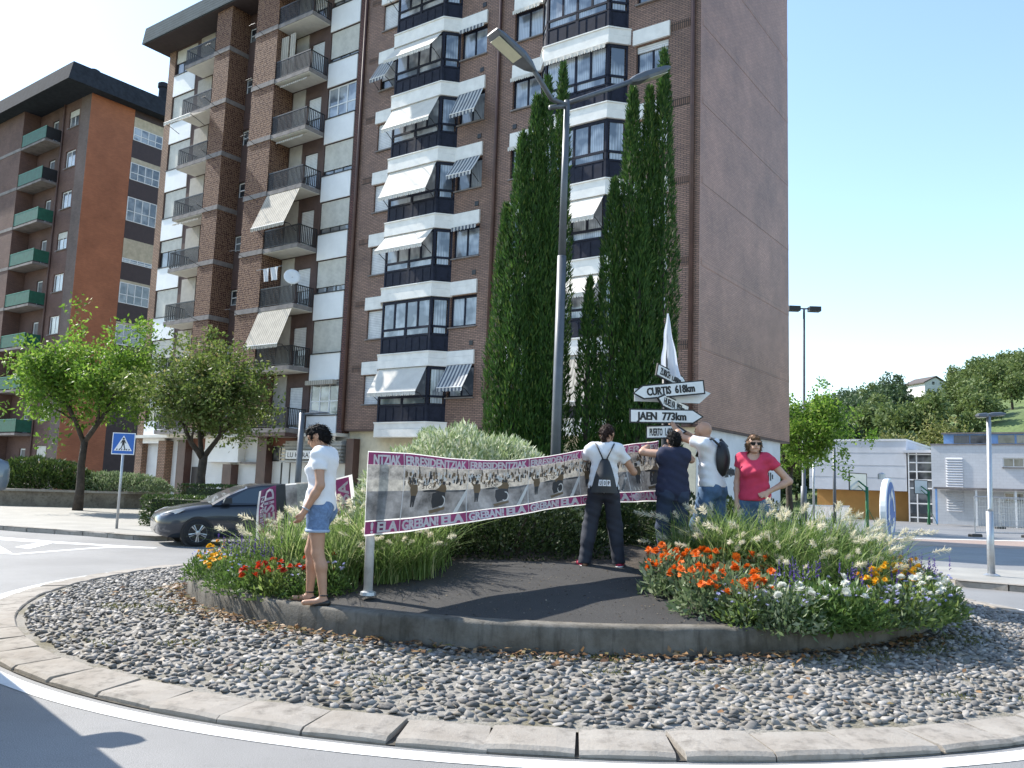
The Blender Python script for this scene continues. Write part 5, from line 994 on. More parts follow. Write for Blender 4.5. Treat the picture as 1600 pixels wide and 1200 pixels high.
for i in range(-1, 5):
    s0 = .337+i*.82; W = .82; a, b = max(-.055, s0), min(4.18, s0+W)
    strip(sky_, a, b, PQ(0), PQ(.27), .002); strip(snow, a, b, PQ(.27), PQ(.48), .002); strip(roadp, a, b, PQ(.48), PQ(1), .002)
    if b-a > .5:
        for k in range(110): p = gr.uniform(.02, .98); t = gr.uniform(.07, .30); w_ = gr.uniform(.006, .014); poly((dark, brn, lines)[k % 3], s0, W, [(p-w_, t), (p+w_, t), (p+w_*1.2, t+.09), (p-w_*1.2, t+gr.uniform(.05, .10))], .0040+k*.000008)
        for p in (.22, .46, .62, .8): poly(dark, s0, W, [(p, .0), (p+.012, 0), (p+.03, .14), (p+.012, .14)], .0042)
        lettering(dark, 'STOP', lambda x, z: bfn(s0+x*W, PQ(z), .0044), .30, .445, .2, -.075, .01); lettering(dark, 'EZINEZKOA', lambda x, z: bfn(s0+x*W, PQ(z), .0044), .25, .35, .5, -.05, .0) if False else None
        for k in range(24): p = .25+k*.02; t = .30+gr.uniform(0, .03); poly(dark, s0, W, [(p, t), (p+.010, t), (p+.012, t+.04), (p+.002, t+.04)], .0044)
        poly(lines, s0, W, [(.80, 1), (.98, .50), (1.0, .50), (1.0, .6), (.86, 1)], .004)
        poly(dark, s0, W, [(.30, .48), (.42, .46), (.98, .49), (.98, .53), (.5, .51), (.34, .51)], .0041)
        # walker with raised arm, wheelchair with pusher
        poly(brn, s0, W, [(.12, .36), (.22, .36), (.235, .50), (.215, .58), (.13, .58), (.11, .46)], .005); poly(dark, s0, W, [(.13, .58), (.215, .58), (.20, .70), (.19, .80), (.17, .80), (.165, .68), (.155, .80), (.135, .80)], .005)
        poly(dark, s0, W, [(.155, .27), (.18, .26), (.195, .30), (.185, .35), (.16, .35)], .005); poly(brn, s0, W, [(.11, .42), (.06, .32), (.10, .22), (.115, .23), (.085, .32), (.13, .38)], .005)
        poly(brn, s0, W, [(.50, .47), (.55, .42), (.58, .34), (.64, .34), (.67, .44), (.66, .55), (.54, .58)], .005); poly(dark, s0, W, [(.47, .54), (.56, .50), (.66, .52), (.67, .66), (.65, .80), (.50, .86), (.47, .72)], .0052); poly(dark, s0, W, [(.59, .33), (.60, .28), (.635, .28), (.645, .33), (.62, .36)], .0052)
        ci = [(.62+.055*math.cos(t), .72+.13*math.sin(t)) for t in np.linspace(0, 6.283, 15)[:-1]]; co_ = [(.62+.042*math.cos(t), .72+.10*math.sin(t)) for t in np.linspace(0, 6.283, 15)[:-1]]
        lines.add([bfn(s0+p*W, PQ(t), .0062) for p, t in ci+co_], [(k, (k+1) % 14, 14+(k+1) % 14, 14+k) for k in range(14)])
        poly(brn, s0, W, [(.44, .90), (.68, .84), (.68, .90), (.46, .97)], .0046)
    top = {-1: ('NTZIAK', .0, .36*W), 4: ('ERRESI', s0+.02, .5)}.get(i, ('ERRESIDENTZIAK', s0+.025, W-.06)); lettering(let, top[0], lambda x, q, e=0: bfn(x, q, .0045+e), top[1], .152, top[2], -.112, .048)
    if i == -1: lettering(let, '! ELA', lambda x, q, e=0: bfn(x, q, .0045+e), .01, .968, .30, -.12, .055)
    else:
        lettering(let, 'GREBAN!', lambda x, q, e=0: bfn(x, q, .0045+e), s0+.03, .968, .46, -.12, .055)
        if s0+W < 4.3: lettering(let, 'ELA', lambda x, q, e=0: bfn(x, q, .0045+e), s0+.53, .968, .25, -.12, .085)
    if i >= 0: strip(seam, s0-.006, s0+.006, .01, .985, .007, 1)
for nm, mb, m in (('picture_sky', sky_, thin(mat('print_pale_grey', (.47, .44, .41), .6, var=.4, vs=14), .42)), ('picture_white', snow, thin(mat('print_white', (.60, .565, .51), .6, var=.3, vs=12), .42)), ('picture_road', roadp, thin(mat('print_road_grey', (.28, .285, .30), .6, var=.5, vs=4.5), .42)), ('picture_dark_shapes', dark, mat('print_black', (.035, .035, .04), .6, var=.3)), ('picture_brown_shapes', brn, mat('print_brown', (.15, .10, .055), .6, var=.3)), ('picture_light_lines', lines, mat('print_light', (.58, .57, .55), .6, var=.1)), ('lettering', let, thin(mat('print_letter_white', (.80, .79, .79), .6, var=.04), .5)), ('panel_seams', seam, MATS['print_letter_white'])):
    tag(mb.build(nm, m, bn_, True), kind='stuff')
bp_ = thing('banner_post', 'white round post holding the left end of the long banner', 'post', (-1.33, 8.40, .5)); MB().tube([(0, 0, 0), (-.02, 0, 1.38)], .045, 12).build('shaft', mat('weathered_white_post', (.55, .54, .52), .6, var=.2, vs=6), bp_, True); MB().lathe([(.08, 0), (.075, .03), (.05, .04)], n=12).build('foot', M_galv, bp_)
# second banner, hung sideways beyond the grasses
b2 = thing('protest_banner', 'smaller purple banner hung sideways behind the woman in shorts', 'banner', (0, 0, 0)); pa, pb = np.array([-3.36, 11.5]), np.array([-2.10, 11.45])
def b2f(u, v, o=0): p = pa+(pb-pa)*u; zt = 1.41+.28*u+.03*math.sin(u*6); wv = .05*math.sin(u*9+v*2)+.03*math.sin(v*4+u*3); return (p[0]+.06*v+(o+wv)*-.32, p[1]-(o+wv)*.95, zt-v*.95)
sheetgrid(lambda u, v: b2f(u, v), 40, 16).build('cloth', M_cl, b2, True)
def pstrip(u0, u1, v0, v1, o, nm, m): sheetgrid(lambda a, b: b2f(u0+(u1-u0)*a, v0+(v1-v0)*b, o), 10, 12).build(nm, m, b2, True)
pstrip(.03, .21, .0, 1, .004, 'header_strip', M_pu); pstrip(.21, .30, 0, 1, .004, 'dark_strip', MATS['print_black']); pstrip(.30, .66, .02, 1, .004, 'picture', MATS['print_road_grey']); pstrip(.84, .97, .02, 1, .004, 'footer_strip', M_pu); pstrip(.40, .56, .0, .5, .006, 'picture_white', MATS['print_white'])
lt = MB(); lettering(lt, 'ERRESID', lambda x, z: b2f(.20+z*.0, 0) if False else b2f(.19-z, .85-x, .009), 0, 0, .83, .095, .026); lettering(lt, 'GREBA', lambda x, z: b2f(.955-z, .85-x, .009), 0, 0, .78, .09, .026)
lettering(lt, 'GREBAN', lambda x, z: b2f(.088-z, .55-x, .009), 0, 0, .45, .04, .02); tag(lt.build('lettering', MATS['print_letter_white'], b2, True), kind='stuff')
# ---------------------------------------------------------------- dish and washing on a balcony
def bpos(u, off, z): a = A_MAIN; return (ORG[0]+S_MAIN*(u*math.cos(a)-off*math.sin(a)), ORG[1]+S_MAIN*(u*math.sin(a)+off*math.cos(a)), ORG[2]+S_MAIN*z)
di = thing('satellite_dish', 'white satellite dish fixed to a balcony railing of the older block', 'satellite dish', bpos(21.0, 1.55, 11.65), R(20)); Md = Matrix.Rotation(R(75), 4, 'X'); MB().lathe([(.03, -.07), (.2, -.05), (.36, 0), (.37, .0), (.365, .012), (.2, -.03), (.02, -.05)], (0, 0, 0), 20, Md).build('bowl', M_white, di, True); MB().tube([(0, 0, 0), (0, -.35, -.1)], .012, 5).build('arm', M_galv, di); MB().tube([(0, .05, 0), (0, .1, -.4)], .02, 6).build('bracket', M_galv, di)
for i, (u, wd, lab) in enumerate(((22.6, .38, 'white shirt drying on the line below the striped awning'), (21.9, .5, 'pale towel drying next to the satellite dish'))):
    q = thing('laundry', lab, 'laundry', bpos(u, 1.75, 11.9), A_MAIN); sheetgrid(lambda a, b: (a*wd*(1-.1*b), .03*math.sin(a*8+b*3), .3-b*.6), 8, 6).build('cloth', thin(mat('washed_cotton', (.72, .73, .76), .9, var=.08), .3), q, True); MB().tube([(-.3, 0, .3), (.9, 0, .3)], .006, 4).build('line', M_galv, q)
# bench on the left pavement
be = thing('park_bench', 'pale slatted bench beside the stone planter', 'bench', (-16.3, 38.3, .12), R(190))
for i in range(3): MB().box(-.9, .9, -.04, -.01, .5+i*.13, .61+i*.13).build('back_slat', mat('pale_bench_wood', (.50, .48, .42), .7), be)
for i in range(3): MB().box(-.9, .9, .02+i*.14, .14+i*.14, .42, .46).build('seat_slat', MATS['pale_bench_wood'], be)
for x in (-.7, .7): MB().box(x-.03, x+.03, -.06, .42, 0, .42).build('leg', M_black, be)
# ---------------------------------------------------------------- dark car
M_car = mat('dark_blue_grey_car_paint', (.022, .027, .038), .3, .1, var=.03, coat=.7); M_glass = pane('car_glass', (.02, .035, .045)); M_tyre = mat('tyre_rubber', (.015, .015, .016), .85, var=.2); M_alloy = mat('alloy_rim', (.48, .49, .50), .3, .8, var=.05)
def wheel(par, x, y, z, r, side):
    w_ = bpy.data.objects.new('wheel', None); COL.objects.link(w_); w_.parent = par; w_.location = (x, y, z); Mw = Matrix.Rotation(R(-90*side), 4, 'X')
    MB().lathe([(r*.66, -.1), (r*.92, -.1), (r, -.07), (r, .07), (r*.92, .1), (r*.66, .1)], n=28, M=Mw, caps=False).build('tyre', M_tyre, w_, True)
    rm = MB(); rm.lathe([(r*.66, .02), (r*.70, .095), (r*.655, .10), (r*.63, .05)], n=28, M=Mw, caps=False)
    for k in range(5):
        a = k*2*math.pi/5+.3
        for d in (-.12, .12): rm.add([tuple(Mw @ Vector(p)) for p in ((r*.12*math.cos(a+d*2.5), r*.12*math.sin(a+d*2.5), .085), (r*.12*math.cos(a+d*.3), r*.12*math.sin(a+d*.3), .09), (r*.66*math.cos(a+d*.5), r*.66*math.sin(a+d*.5), .08), (r*.66*math.cos(a+d*1.9), r*.66*math.sin(a+d*1.9), .075))], [(0, 1, 2, 3)])
    rm.lathe([(.06, .07), (.055, .1), (.02, .105)], n=12, M=Mw); rm.build('rim', M_alloy, w_); MB().lathe([(r*.65, .0), (r*.65, .012)], n=24, M=Mw).build('brake_shadow', M_black, w_)
hd = R(-150); wx, wy = 1.30, .74; cxo = -7.05-(wx*math.cos(hd)-wy*math.sin(hd)); cyo = 19.47-(wx*math.sin(hd)+wy*math.cos(hd))
ca = thing('parked_car', 'dark blue-grey hatchback driving round behind the flower bed', 'car', (cxo, cyo, 0), hd); ca.name = 'car'
SX = [(2.13, .34, .60, .50), (2.06, .24, .68, .70), (1.9, .2, .76, .80), (1.62, .19, .84, .86), (1.3, .19, .90, .885), (.98, .19, .945, .895), (.4, .19, .965, .90), (-.6, .19, .985, .90), (-1.3, .2, 1.01, .89), (-1.75, .22, 1.03, .86), (-2.0, .3, 1.0, .80), (-2.1, .42, .92, .68)]; V = []
for x, zb, zt, w_ in SX: V += [(x, s*y, z) for s, pts in ((1, [(0, zb), (w_*.9, zb), (w_*.985, zb+.12), (w_, zb+(zt-zb)*.5), (w_*.985, zt-.10), (w_*.94, zt-.02), (w_*.62, zt+.025)]), (-1, [(0, zt+.04), (w_*.62, zt+.025), (w_*.94, zt-.02), (w_*.985, zt-.10), (w_, zb+(zt-zb)*.5), (w_*.985, zb+.12), (w_*.9, zb)])) for y, z in pts]
n = 14; cbm = MB().add(V, [(i*n+k, i*n+(k+1) % n, (i+1)*n+(k+1) % n, (i+1)*n+k) for i in range(len(SX)-1) for k in range(n)]+[tuple(range(n-1, -1, -1)), tuple((len(SX)-1)*n+k for k in range(n))]); cbm.build('body', M_car, ca, True)
gw = lambda z: .875-(z-.95)*.44; sd = [(1.02, .93), (.62, 1.17), (.22, 1.34), (-.1, 1.405), (-.5, 1.43), (-1.1, 1.415), (-1.5, 1.36), (-1.85, 1.15), (-2.0, 1.0)]; V = []
for x, z in sd: V += [(x, gw(z), z), (x, gw(z)*.8, z+.035), (x, -gw(z)*.8, z+.035), (x, -gw(z), z)]
gb = MB().add(V, [(i*4+k, i*4+k+1, i*4+5+k, i*4+4+k) for i in range(8) for k in range(3)]+[tuple(i*4 for i in range(8, -1, -1)), tuple(i*4+3 for i in range(9))]); gb.build('roof', M_car, ca, False)
for s in (1, -1):
    for nm, pts in (('side_window', [(.80, .985), (.24, 1.30), (-.08, 1.365), (-.34, 1.375), (-.34, .985)]), ('rear_side_window', [(-.42, .985), (-.42, 1.375), (-1.05, 1.36), (-1.38, 1.29), (-1.6, 1.06), (-1.5, .99)])):
        MB().add([(x, s*(gw(z)+.006), z) for x, z in (pts if s < 0 else pts[::-1])], [tuple(range(len(pts)))]).build(nm, M_glass, ca)
    MB().prism([(.62, s*.9, .98), (.82, s*.9, .98), (.78, s*.9, 1.10), (.64, s*.9, 1.11)], (0, s*.17, .0)).build('mirror', M_car, ca); MB().prism([(2.02, s*.60, .62), (1.72, s*.80, .74), (1.60, s*.84, .82), (1.80, s*.78, .80), (2.04, s*.56, .70)], (0, s*.05, .012)).build('headlight', mat('headlight_lens', (.5, .52, .54), .15, var=.1, coat=1), ca)
    MB().box(-.30, -.14, s*.895-.012, s*.895+.012, .86, .89).build('door_handle', M_car, ca)
    for x in (1.30, -1.33):
        Mw = Matrix.Translation((x, s*.70, .31)) @ Matrix.Rotation(R(-90*s), 4, 'X'); MB().lathe([(.365, -.05), (.365, .192)], n=28, M=Mw).build('wheel_arch', M_black, ca); wheel(ca, x, s*.835, .305, .305, s)
MB().add([(.98, y, z) for y, z in ()], []) if False else None
MB().add([(.95, .80, .985), (.95, -.80, .985), (.26, -.60, 1.362), (.26, .60, 1.362)], [(0, 1, 2, 3)]).build('windscreen', M_glass, ca)
# ---------------------------------------------------------------- van just outside the left border: its mirror and its shadow reach in
vd = math.atan2(-.735, .68); va = thing('van', 'dark van at the left border, only its door mirror reaching into view', 'van', (-3.99, 6.02, 0), vd); M_van = mat('grey_blue_van_paint', (.12, .15, .18), .35, .2, var=.04, coat=.8)
vb = MB(); prof = [(.84, .35), (.86, .95), (.72, 1.1), (.42, 1.85), (.30, 1.95), (-3.9, 1.98), (-4.0, 1.8), (-4.05, .4)]; vb.prism([(x, 0, z) for x, z in prof], (0, -1.85, 0)); vb.build('body', M_van, va)
for pts in ([(.45, 1.12), (.30, 1.72), (-.55, 1.74), (-.55, 1.12)], [(-.7, 1.12), (-.7, 1.74), (-2.1, 1.75), (-2.1, 1.12)]): MB().add([(x, .006, z) for x, z in pts[::-1]], [(0, 1, 2, 3)]).build('side_window', M_glass, va)
for x in (.15, -3.0): wheel(va, x, -.08, .33, .33, 1)
mm = MB(); sec = [(.0, .6), (.05, 1), (.2, 1), (.27, .8), (.29, .4)]; V = []
for y, k in sec: V += [(.05+.06*k*a, .10+y, 1.55+.125*k*b) for a, b in ((-1, -.8), (-.8, -1), (.8, -1), (1, -.7), (1, .7), (.7, 1), (-.8, 1), (-1, .8))]
mm.add(V, [(i*8+k, i*8+(k+1) % 8, i*8+8+(k+1) % 8, i*8+8+k) for i in range(4) for k in range(8)]+[tuple(range(7, -1, -1)), tuple(32+k for k in range(8))]); mm.build('mirror', M_van, va, True); MB().box(.02, .08, 0, .13, 1.42, 1.48).build('mirror_arm', M_black, va)
# ================================================================ PEOPLE: one smooth surface each, grown from a joint skeleton
def snet(fn, lo, hi, h):
    """surface of fn < 0 on a regular grid (naive surface nets)"""
    lo = np.array(lo, np.float32); n = [int(math.ceil((b-a)/h))+1 for a, b in zip(lo, hi)]
    X, Y, Z = np.meshgrid(*[lo[i]+h*np.arange(n[i], dtype=np.float32) for i in range(3)], indexing='ij'); Fv = fn(X, Y, Z).astype(np.float32); S = Fv < 0
    nx, ny, nz = n; acc = np.zeros((nx-1, ny-1, nz-1, 3), np.float32); cnt = np.zeros((nx-1, ny-1, nz-1), np.int8); cs_ = [(i, j, k) for i in (0, 1) for j in (0, 1) for k in (0, 1)]
    def sl(c): return tuple(slice(c[i], n[i]-1+c[i]) for i in range(3))
    for a in cs_:
        for ax in range(3):
            if a[ax] == 0:
                b = list(a); b[ax] = 1; Fa, Fb = Fv[sl(a)], Fv[sl(b)]; m = (Fa < 0) != (Fb < 0); t = Fa[m]/(Fa[m]-Fb[m]); p = np.tile(np.array(a, np.float32), (len(t), 1)); p[:, ax] += t; acc[m] += p; cnt += m
    m = cnt > 0; idx = np.full(cnt.shape, -1, np.int64); idx[m] = np.arange(m.sum()); ci = np.stack(np.nonzero(m), 1); V = lo+h*(ci+acc[m]/cnt[m][:, None]); FF = []
    for ax in range(3):
        o1, o2 = [i for i in range(3) if i != ax]; s0 = [slice(1, -1)]*3; s0[ax] = slice(0, -1); s1 = list(s0); s1[ax] = slice(1, None); A, B = S[tuple(s0)], S[tuple(s1)]; e = np.stack(np.nonzero(A != B), 1); fl = A[tuple(e.T)]
        base = e.copy(); base[:, o1] += 1; base[:, o2] += 1; q = []
        for d1, d2 in ((-1, -1), (0, -1), (0, 0), (-1, 0)): c = base.copy(); c[:, o1] += d1; c[:, o2] += d2; q.append(idx[tuple(c.T)])
        q = np.stack(q, 1); fl = fl if ax != 1 else ~fl; q[~fl] = q[~fl][:, ::-1]; FF.append(q)
    F = np.concatenate(FF); return V, F[(F >= 0).all(1)]
def cap(a, b, ra, rb, sq=1.0):
    a = np.array(a, np.float32); b = np.array(b, np.float32)
    def f(X, Y, Z):
        x, y, z = X-a[0], (Y-a[1])/sq, Z-a[2]; d = (b-a)/np.array([1, sq, 1], np.float32); L2 = float(d@d)+1e-9; t = np.clip((x*d[0]+y*d[1]+z*d[2])/L2, 0, 1)
        return (np.sqrt((x-t*d[0])**2+(y-t*d[1])**2+(z-t*d[2])**2)-(ra+(rb-ra)*t))*min(1, .5+.5*sq)
    return f
def ell(c, r, M=None):
    c = np.array(c, np.float32); r = np.array(r, np.float32); Mi = None if M is None else np.array(M, np.float32).T
    def f(X, Y, Z):
        x, y, z = X-c[0], Y-c[1], Z-c[2]
        if Mi is not None: x, y, z = (Mi[0, 0]*x+Mi[0, 1]*y+Mi[0, 2]*z, Mi[1, 0]*x+Mi[1, 1]*y+Mi[1, 2]*z, Mi[2, 0]*x+Mi[2, 1]*y+Mi[2, 2]*z)
        k0 = np.sqrt((x/r[0])**2+(y/r[1])**2+(z/r[2])**2); k1 = np.sqrt((x/r[0]**2)**2+(y/r[1]**2)**2+(z/r[2]**2)**2)+1e-6; return k0*(k0-1)/k1
    return f
def uni(fs, k=.03):
    def f(X, Y, Z):
        d = fs[0](X, Y, Z)
        for g_ in fs[1:]:
            e = g_(X, Y, Z); h = np.clip(.5+.5*(e-d)/k, 0, 1); d = e+(d-e)*h-k*h*(1-h)
        return d
    return f
def cut(f, *planes):
    def g_(X, Y, Z):
        d = f(X, Y, Z)
        for p, n_ in planes: d = np.maximum(d, (X-p[0])*n_[0]+(Y-p[1])*n_[1]+(Z-p[2])*n_[2])
        return d
    return g_
def wrinkle(f, amp, sx=38, sz=26):
    return lambda X, Y, Z: f(X, Y, Z)-1.1*amp+amp*.9*np.sin(Z*19+X*13+1.5*np.sin(X*17+Y*9))+amp*(np.sin(X*sx+Z*sz+2*np.sin(Y*11))*np.sin(Z*sz*1.3-Y*sx*.8)+.6*np.sin(Z*61+X*23))
def grow(name, f, lo, hi, m, par, h=.0105): V, F = snet(f, lo, hi, h); return link(name, npmesh(name, V, F, True), m, par)
def strands(t, c, m, H):
    o = [q for q in t.children if q.name.startswith('hair')][0]; me = o.data; n = len(me.vertices); co = np.empty(n*3); me.vertices.foreach_get('co', co); co = co.reshape(-1, 3); g_ = np.random.default_rng(n); i = g_.integers(0, n, 900); P = co[i]; D = (P-c)/np.linalg.norm(P-c, axis=1, keepdims=True)
    dn = np.array(H(0, -.25, -1)-H(0, 0, 0)); Dr = D*.55+dn*.75+g_.normal(0, .3, D.shape); V, F = leafquads(P-D*.006, Dr, rdirs(900, g_), g_.uniform(.02, .05, 900), np.full(900, .006)); link('hair_strands', npmesh('hair_strands', V, F), m, o)
def V3(*a): return np.array(a, float)
def skinmat(n_, c): return mat(n_, c, .5, var=.10, vs=7)
def person(label, loc, rz, J, sk, top, bottom, shoe, hair, sc_=1.0, female=True, fat=1.0, sleeve=.42, hem=.90, leg_end=None, neck_z=1.435, hairkind='short', bow=0.0, turn=0.0, tight=0.0, wr=.0036, bag=None, extra=None):
    t = thing('person', label, 'person', loc, rz, scale=sc_)
    D = dict(pel=V3(0, 0, .93), ch=V3(0, 0, 1.27), shL=V3(-.172, -.01, 1.385), shR=V3(.172, -.01, 1.385), elL=V3(-.22, -.04, 1.10), elR=V3(.22, -.04, 1.10), wrL=V3(-.22, .04, .86), wrR=V3(.22, .04, .86), hipL=V3(-.085, 0, .88), hipR=V3(.085, 0, .88), knL=V3(-.095, .02, .48), knR=V3(.095, .02, .48), anL=V3(-.10, -.02, .08), anR=V3(.10, -.02, .08), hd=V3(0, .03, 1.575), toeL=V3(-.02, .17, 0), toeR=V3(.02, .17, 0), nk=V3(0, -.01, 1.42))
    for k, v in J.items(): D[k] = V3(*v)
    w_ = fat; nk, hd, ch, pel = D['nk'], D['hd'], D['ch'], D['pel']; wa = (pel+ch)/2+V3(0, 0, .0)
    torso = [ell(pel+V3(0, -.015, -.02), (.168*w_, .118*w_, .125)), cap(pel+V3(0, 0, .05), wa+V3(0, .005, .0), .138*w_, .122*w_, .74), cap(wa, ch, .124*w_, .142*w_, .70), cap(D['shL']*.72+ch*.28+V3(0, 0, .02), D['shR']*.72+ch*.28+V3(0, 0, .02), .082*w_**.5, .082*w_**.5, .9), cap(ch+V3(0, -.01, .08), nk, .085, .055)]
    glute = [ell(pel+V3(s*.072, -.055, -.055), (.085*w_, .080*w_, .10)) for s in (-1, 1)]
    bust = [ell(ch+V3(s*.068, .085*w_**.5, -.035), (.066, .062, .066)) for s in (-1, 1)] if female else []
    Rh = np.array((Matrix.Rotation(turn, 3, 'Z') @ Matrix.Rotation(-bow, 3, 'X'))); H = lambda x, y, z: hd+Rh@V3(x, y, z)
    headf = [ell(hd, (.074, .092, .108), Rh), ell(H(0, .028, -.055), (.056, .062, .062), Rh), ell(H(0, -.012, .025), (.076, .088, .082), Rh)]
    nose = [cap(H(0, .092, .012), H(0, .108, -.018), .009, .014), cap(H(-.028, .086, -.052), H(.028, .086, -.052), .012, .012), cap(H(-.05, .074, .028), H(.05, .074, .028), .013, .013), ell(H(-.077, -.005, -.005), (.012, .022, .032), Rh), ell(H(.077, -.005, -.005), (.012, .022, .032), Rh), ell(H(0, .075, -.092), (.024, .022, .018), Rh)]
    limbs = []; fingers = []
    for s, S_ in ((-1, 'L'), (1, 'R')):
        sh_, el, wr_ = D['sh'+S_], D['el'+S_], D['wr'+S_]; limbs += [cap(sh_, el, .052*w_**.6, .040*w_**.5), cap(el, el+(wr_-el)*.35, .041*w_**.5, .040*w_**.5), cap(el+(wr_-el)*.3, wr_, .040*w_**.5, .027)]
        d = (wr_-el)/np.linalg.norm(wr_-el); side = np.cross(d, V3(0, 1, 0)+.3*V3(1, 0, 0)); side /= np.linalg.norm(side); pal = np.cross(side, d)*(1 if S_ == 'L' else 1)
        limbs.append(cap(wr_, wr_+d*.075, .026, .030, .9)); c = wr_+d*.07
        for q, (o_, l_) in enumerate(((-.030, .052), (-.010, .062), (.010, .058), (.028, .046))):
            k1 = c+side*o_+d*.022; k2 = k1+(d+pal*.25)*l_*.55; k3 = k2+(d*.8+pal*.75)*l_*.5; fingers += [cap(c+side*o_*.8, k1, .0105, .010), cap(k1, k2, .010, .0088), cap(k2, k3, .0088, .0075)]
        th = wr_+d*.03-side*.022; fingers += [cap(th, th-side*.026+d*.03+pal*.01, .012, .0105), cap(th-side*.026+d*.03+pal*.01, th-side*.024+d*.062+pal*.02, .0105, .0085)]
        hp, kn, an, to = D['hip'+S_], D['kn'+S_], D['an'+S_], D['toe'+S_]; limbs += [cap(hp+V3(0, 0, -.02), kn, .090*w_**.7, .057), cap(kn, kn+(an-kn)*.33+V3(0, -.018, 0), .056, .057), cap(kn+(an-kn)*.3+V3(0, -.016, 0), an, .056, .034), cap(an+V3(0, -.02, -.045), an+V3(0, .03, -.04), .034, .036), cap(an+V3(0, .0, -.045), an+to+V3(0, 0, -.058), .034, .024)]
    P_ = np.array([D[k] for k in D if not k.startswith('toe')]); lo, hi = P_.min(0)-V3(.2, .24, .1), P_.max(0)+V3(.2, .26, .16); lo[2] = -.03
    body = uni([uni(torso+glute+bust, .05), uni(limbs, .022), uni(headf, .03), uni(nose, .01), uni(fingers, .006), cap(nk, hd+V3(0, -.02, -.05), .052, .05)], .02); grow('body', body, lo, hi, sk, t, .0095)
    # garments follow the same skeleton, a little larger, ended by flat hems
    inf = lambda f, e: (lambda X, Y, Z: f(X, Y, Z)-e)
    slv = []
    for S_ in 'LR':
        if sleeve > 0: a, b = D['sh'+S_], D['el'+S_]; e_ = a+(b-a)*sleeve; dd = (b-a)/np.linalg.norm(b-a); slv.append(cut(cap(a-dd*.01, e_+dd*.08, .060*w_**.6, .064*w_**.6), (e_, dd)))
    hemf = cap(pel+V3(0, 0, -.02), wa, .172*w_*(1-tight), .150*w_*(1-tight), .76)
    shirt = uni([inf(uni(torso+bust+glute[:0], .06), .015), hemf]+slv, .03); shirt = cut(wrinkle(shirt, wr), ((0, pel[1], pel[2]+hem-.93), (0, 0, -1))); shirt = (lambda f_, g_: (lambda X, Y, Z: np.maximum(f_(X, Y, Z), -g_(X, Y, Z))))(shirt, ell(nk+V3(0, .035, neck_z-1.395), (.088, .095, .085)))
    grow('shirt', shirt, np.array([lo[0], lo[1], .7]), np.array([hi[0], hi[1], 1.56]), top, t)
    tr = [ell(pel+V3(0, -.015, -.02), (.178*w_, .128*w_, .135))]+[inf(g_, .012) for g_ in glute]; cu = [((0, 0, pel[2]+.09), (0, 0, 1))]
    for S_ in 'LR':
        hp, kn, an = D['hip'+S_], D['kn'+S_], D['an'+S_]
        if leg_end: e_ = hp+(kn-hp)*leg_end; dd = (kn-hp)/np.linalg.norm(kn-hp); tr.append(cut(cap(hp, e_+dd*.1, .104*w_**.6, .094), (e_, dd)))
        else: tr += [cap(hp, kn, .104*w_**.6, .084), cut(uni([cap(kn, an+V3(0, 0, -.05), .084, .070), cap(kn, kn+(an-kn)*.45+V3(0, -.02, 0), .078, .074)], .03), (an+V3(0, 0, -.035), (0, 0, -1)))]
    grow('shorts' if leg_end else 'trousers', cut(wrinkle(uni(tr, .03), wr*.8, 30, 33), *cu), np.array([-.42, -.32, .0 if not leg_end else .4]), np.array([.42, .34, 1.1]), bottom, t)
    for S_ in 'LR':
        an, to = D['an'+S_], D['toe'+S_]; f = uni([cap(an+V3(0, -.035, -.055), an+to*.5+V3(0, 0, -.055), .040, .042), cap(an+to*.4+V3(0, 0, -.055), an+to+V3(0, .012, -.058), .042, .032)], .02)
        low = shoe[1]; f = cut(f, (an+V3(0, 0, -.0 if not low else -.045), (0, -.25 if not low else .35, 1)), (an+V3(0, 0, -.079), (0, 0, -1))); o = grow('shoe', f, an-V3(.1, .12, .1), an+to+V3(.1, .1, .1), shoe[0], t, .008)
        if shoe[2] is not None:
            g2 = cut(uni([cap(an+V3(0, -.035, -.066), an+to+V3(0, .012, -.066), .046, .037)], .02), (an+V3(0, 0, -.06), (0, 0, 1)), (an+V3(0, 0, -.081), (0, 0, -1))); grow('sole', g2, an-V3(.1, .14, .1), an+to+V3(.1, .12, .1), shoe[2], t, .008)
        if low: MB().tube([tuple(an+V3(.037*math.cos(a), .037*math.sin(a)-.005, .012)) for a in np.linspace(0, 6.283, 13)], .006, 5, False).build('ankle_strap', shoe[0], t)
    if hairkind:
        hs = [ell(H(0, -.012, .022), (.086, .100, .100), Rh)]
        if hairkind == 'short': hs += [ell(H(0, -.055, -.02), (.076, .062, .085), Rh), ell(H(0, .04, .085), (.06, .055, .035), Rh)]
        if hairkind == 'bob': hs += [ell(H(0, -.045, -.025), (.088, .075, .088), Rh), ell(H(-.06, .015, -.02), (.03, .05, .07), Rh), ell(H(.06, .015, -.02), (.03, .05, .07), Rh), ell(H(0, .07, .062), (.06, .035, .03), Rh)]
        if hairkind == 'tail': hs += [ell(H(0, -.085, .0), (.04, .045, .05), Rh), cap(H(0, -.105, -.02), H(.0, -.10, -.20), .040, .022)]
        hf = uni(hs, .02); fp = H(0, .062, -.012); fn_ = Rh@V3(0, .90, -.43); fr_ = (lambda X, Y, Z: hf(X, Y, Z)+.0055*np.sin(X*95+Z*30)*np.sin(Y*80+Z*50)+.003*np.sin(Z*120+X*60)); hf2 = cut(fr_, (fp, fn_)); grow('hair', hf2, hd-V3(.2, .24, .32), hd+V3(.2, .22, .2), hair, t, .0085); strands(t, hd, hair, H)
    e_ = MB()
    for s in (-1, 1): e_.lathe([(.002, -.009), (.010, -.005), (.012, 0), (.010, .005), (.002, .009)], tuple(H(s*.031, .083, .008)), 8)
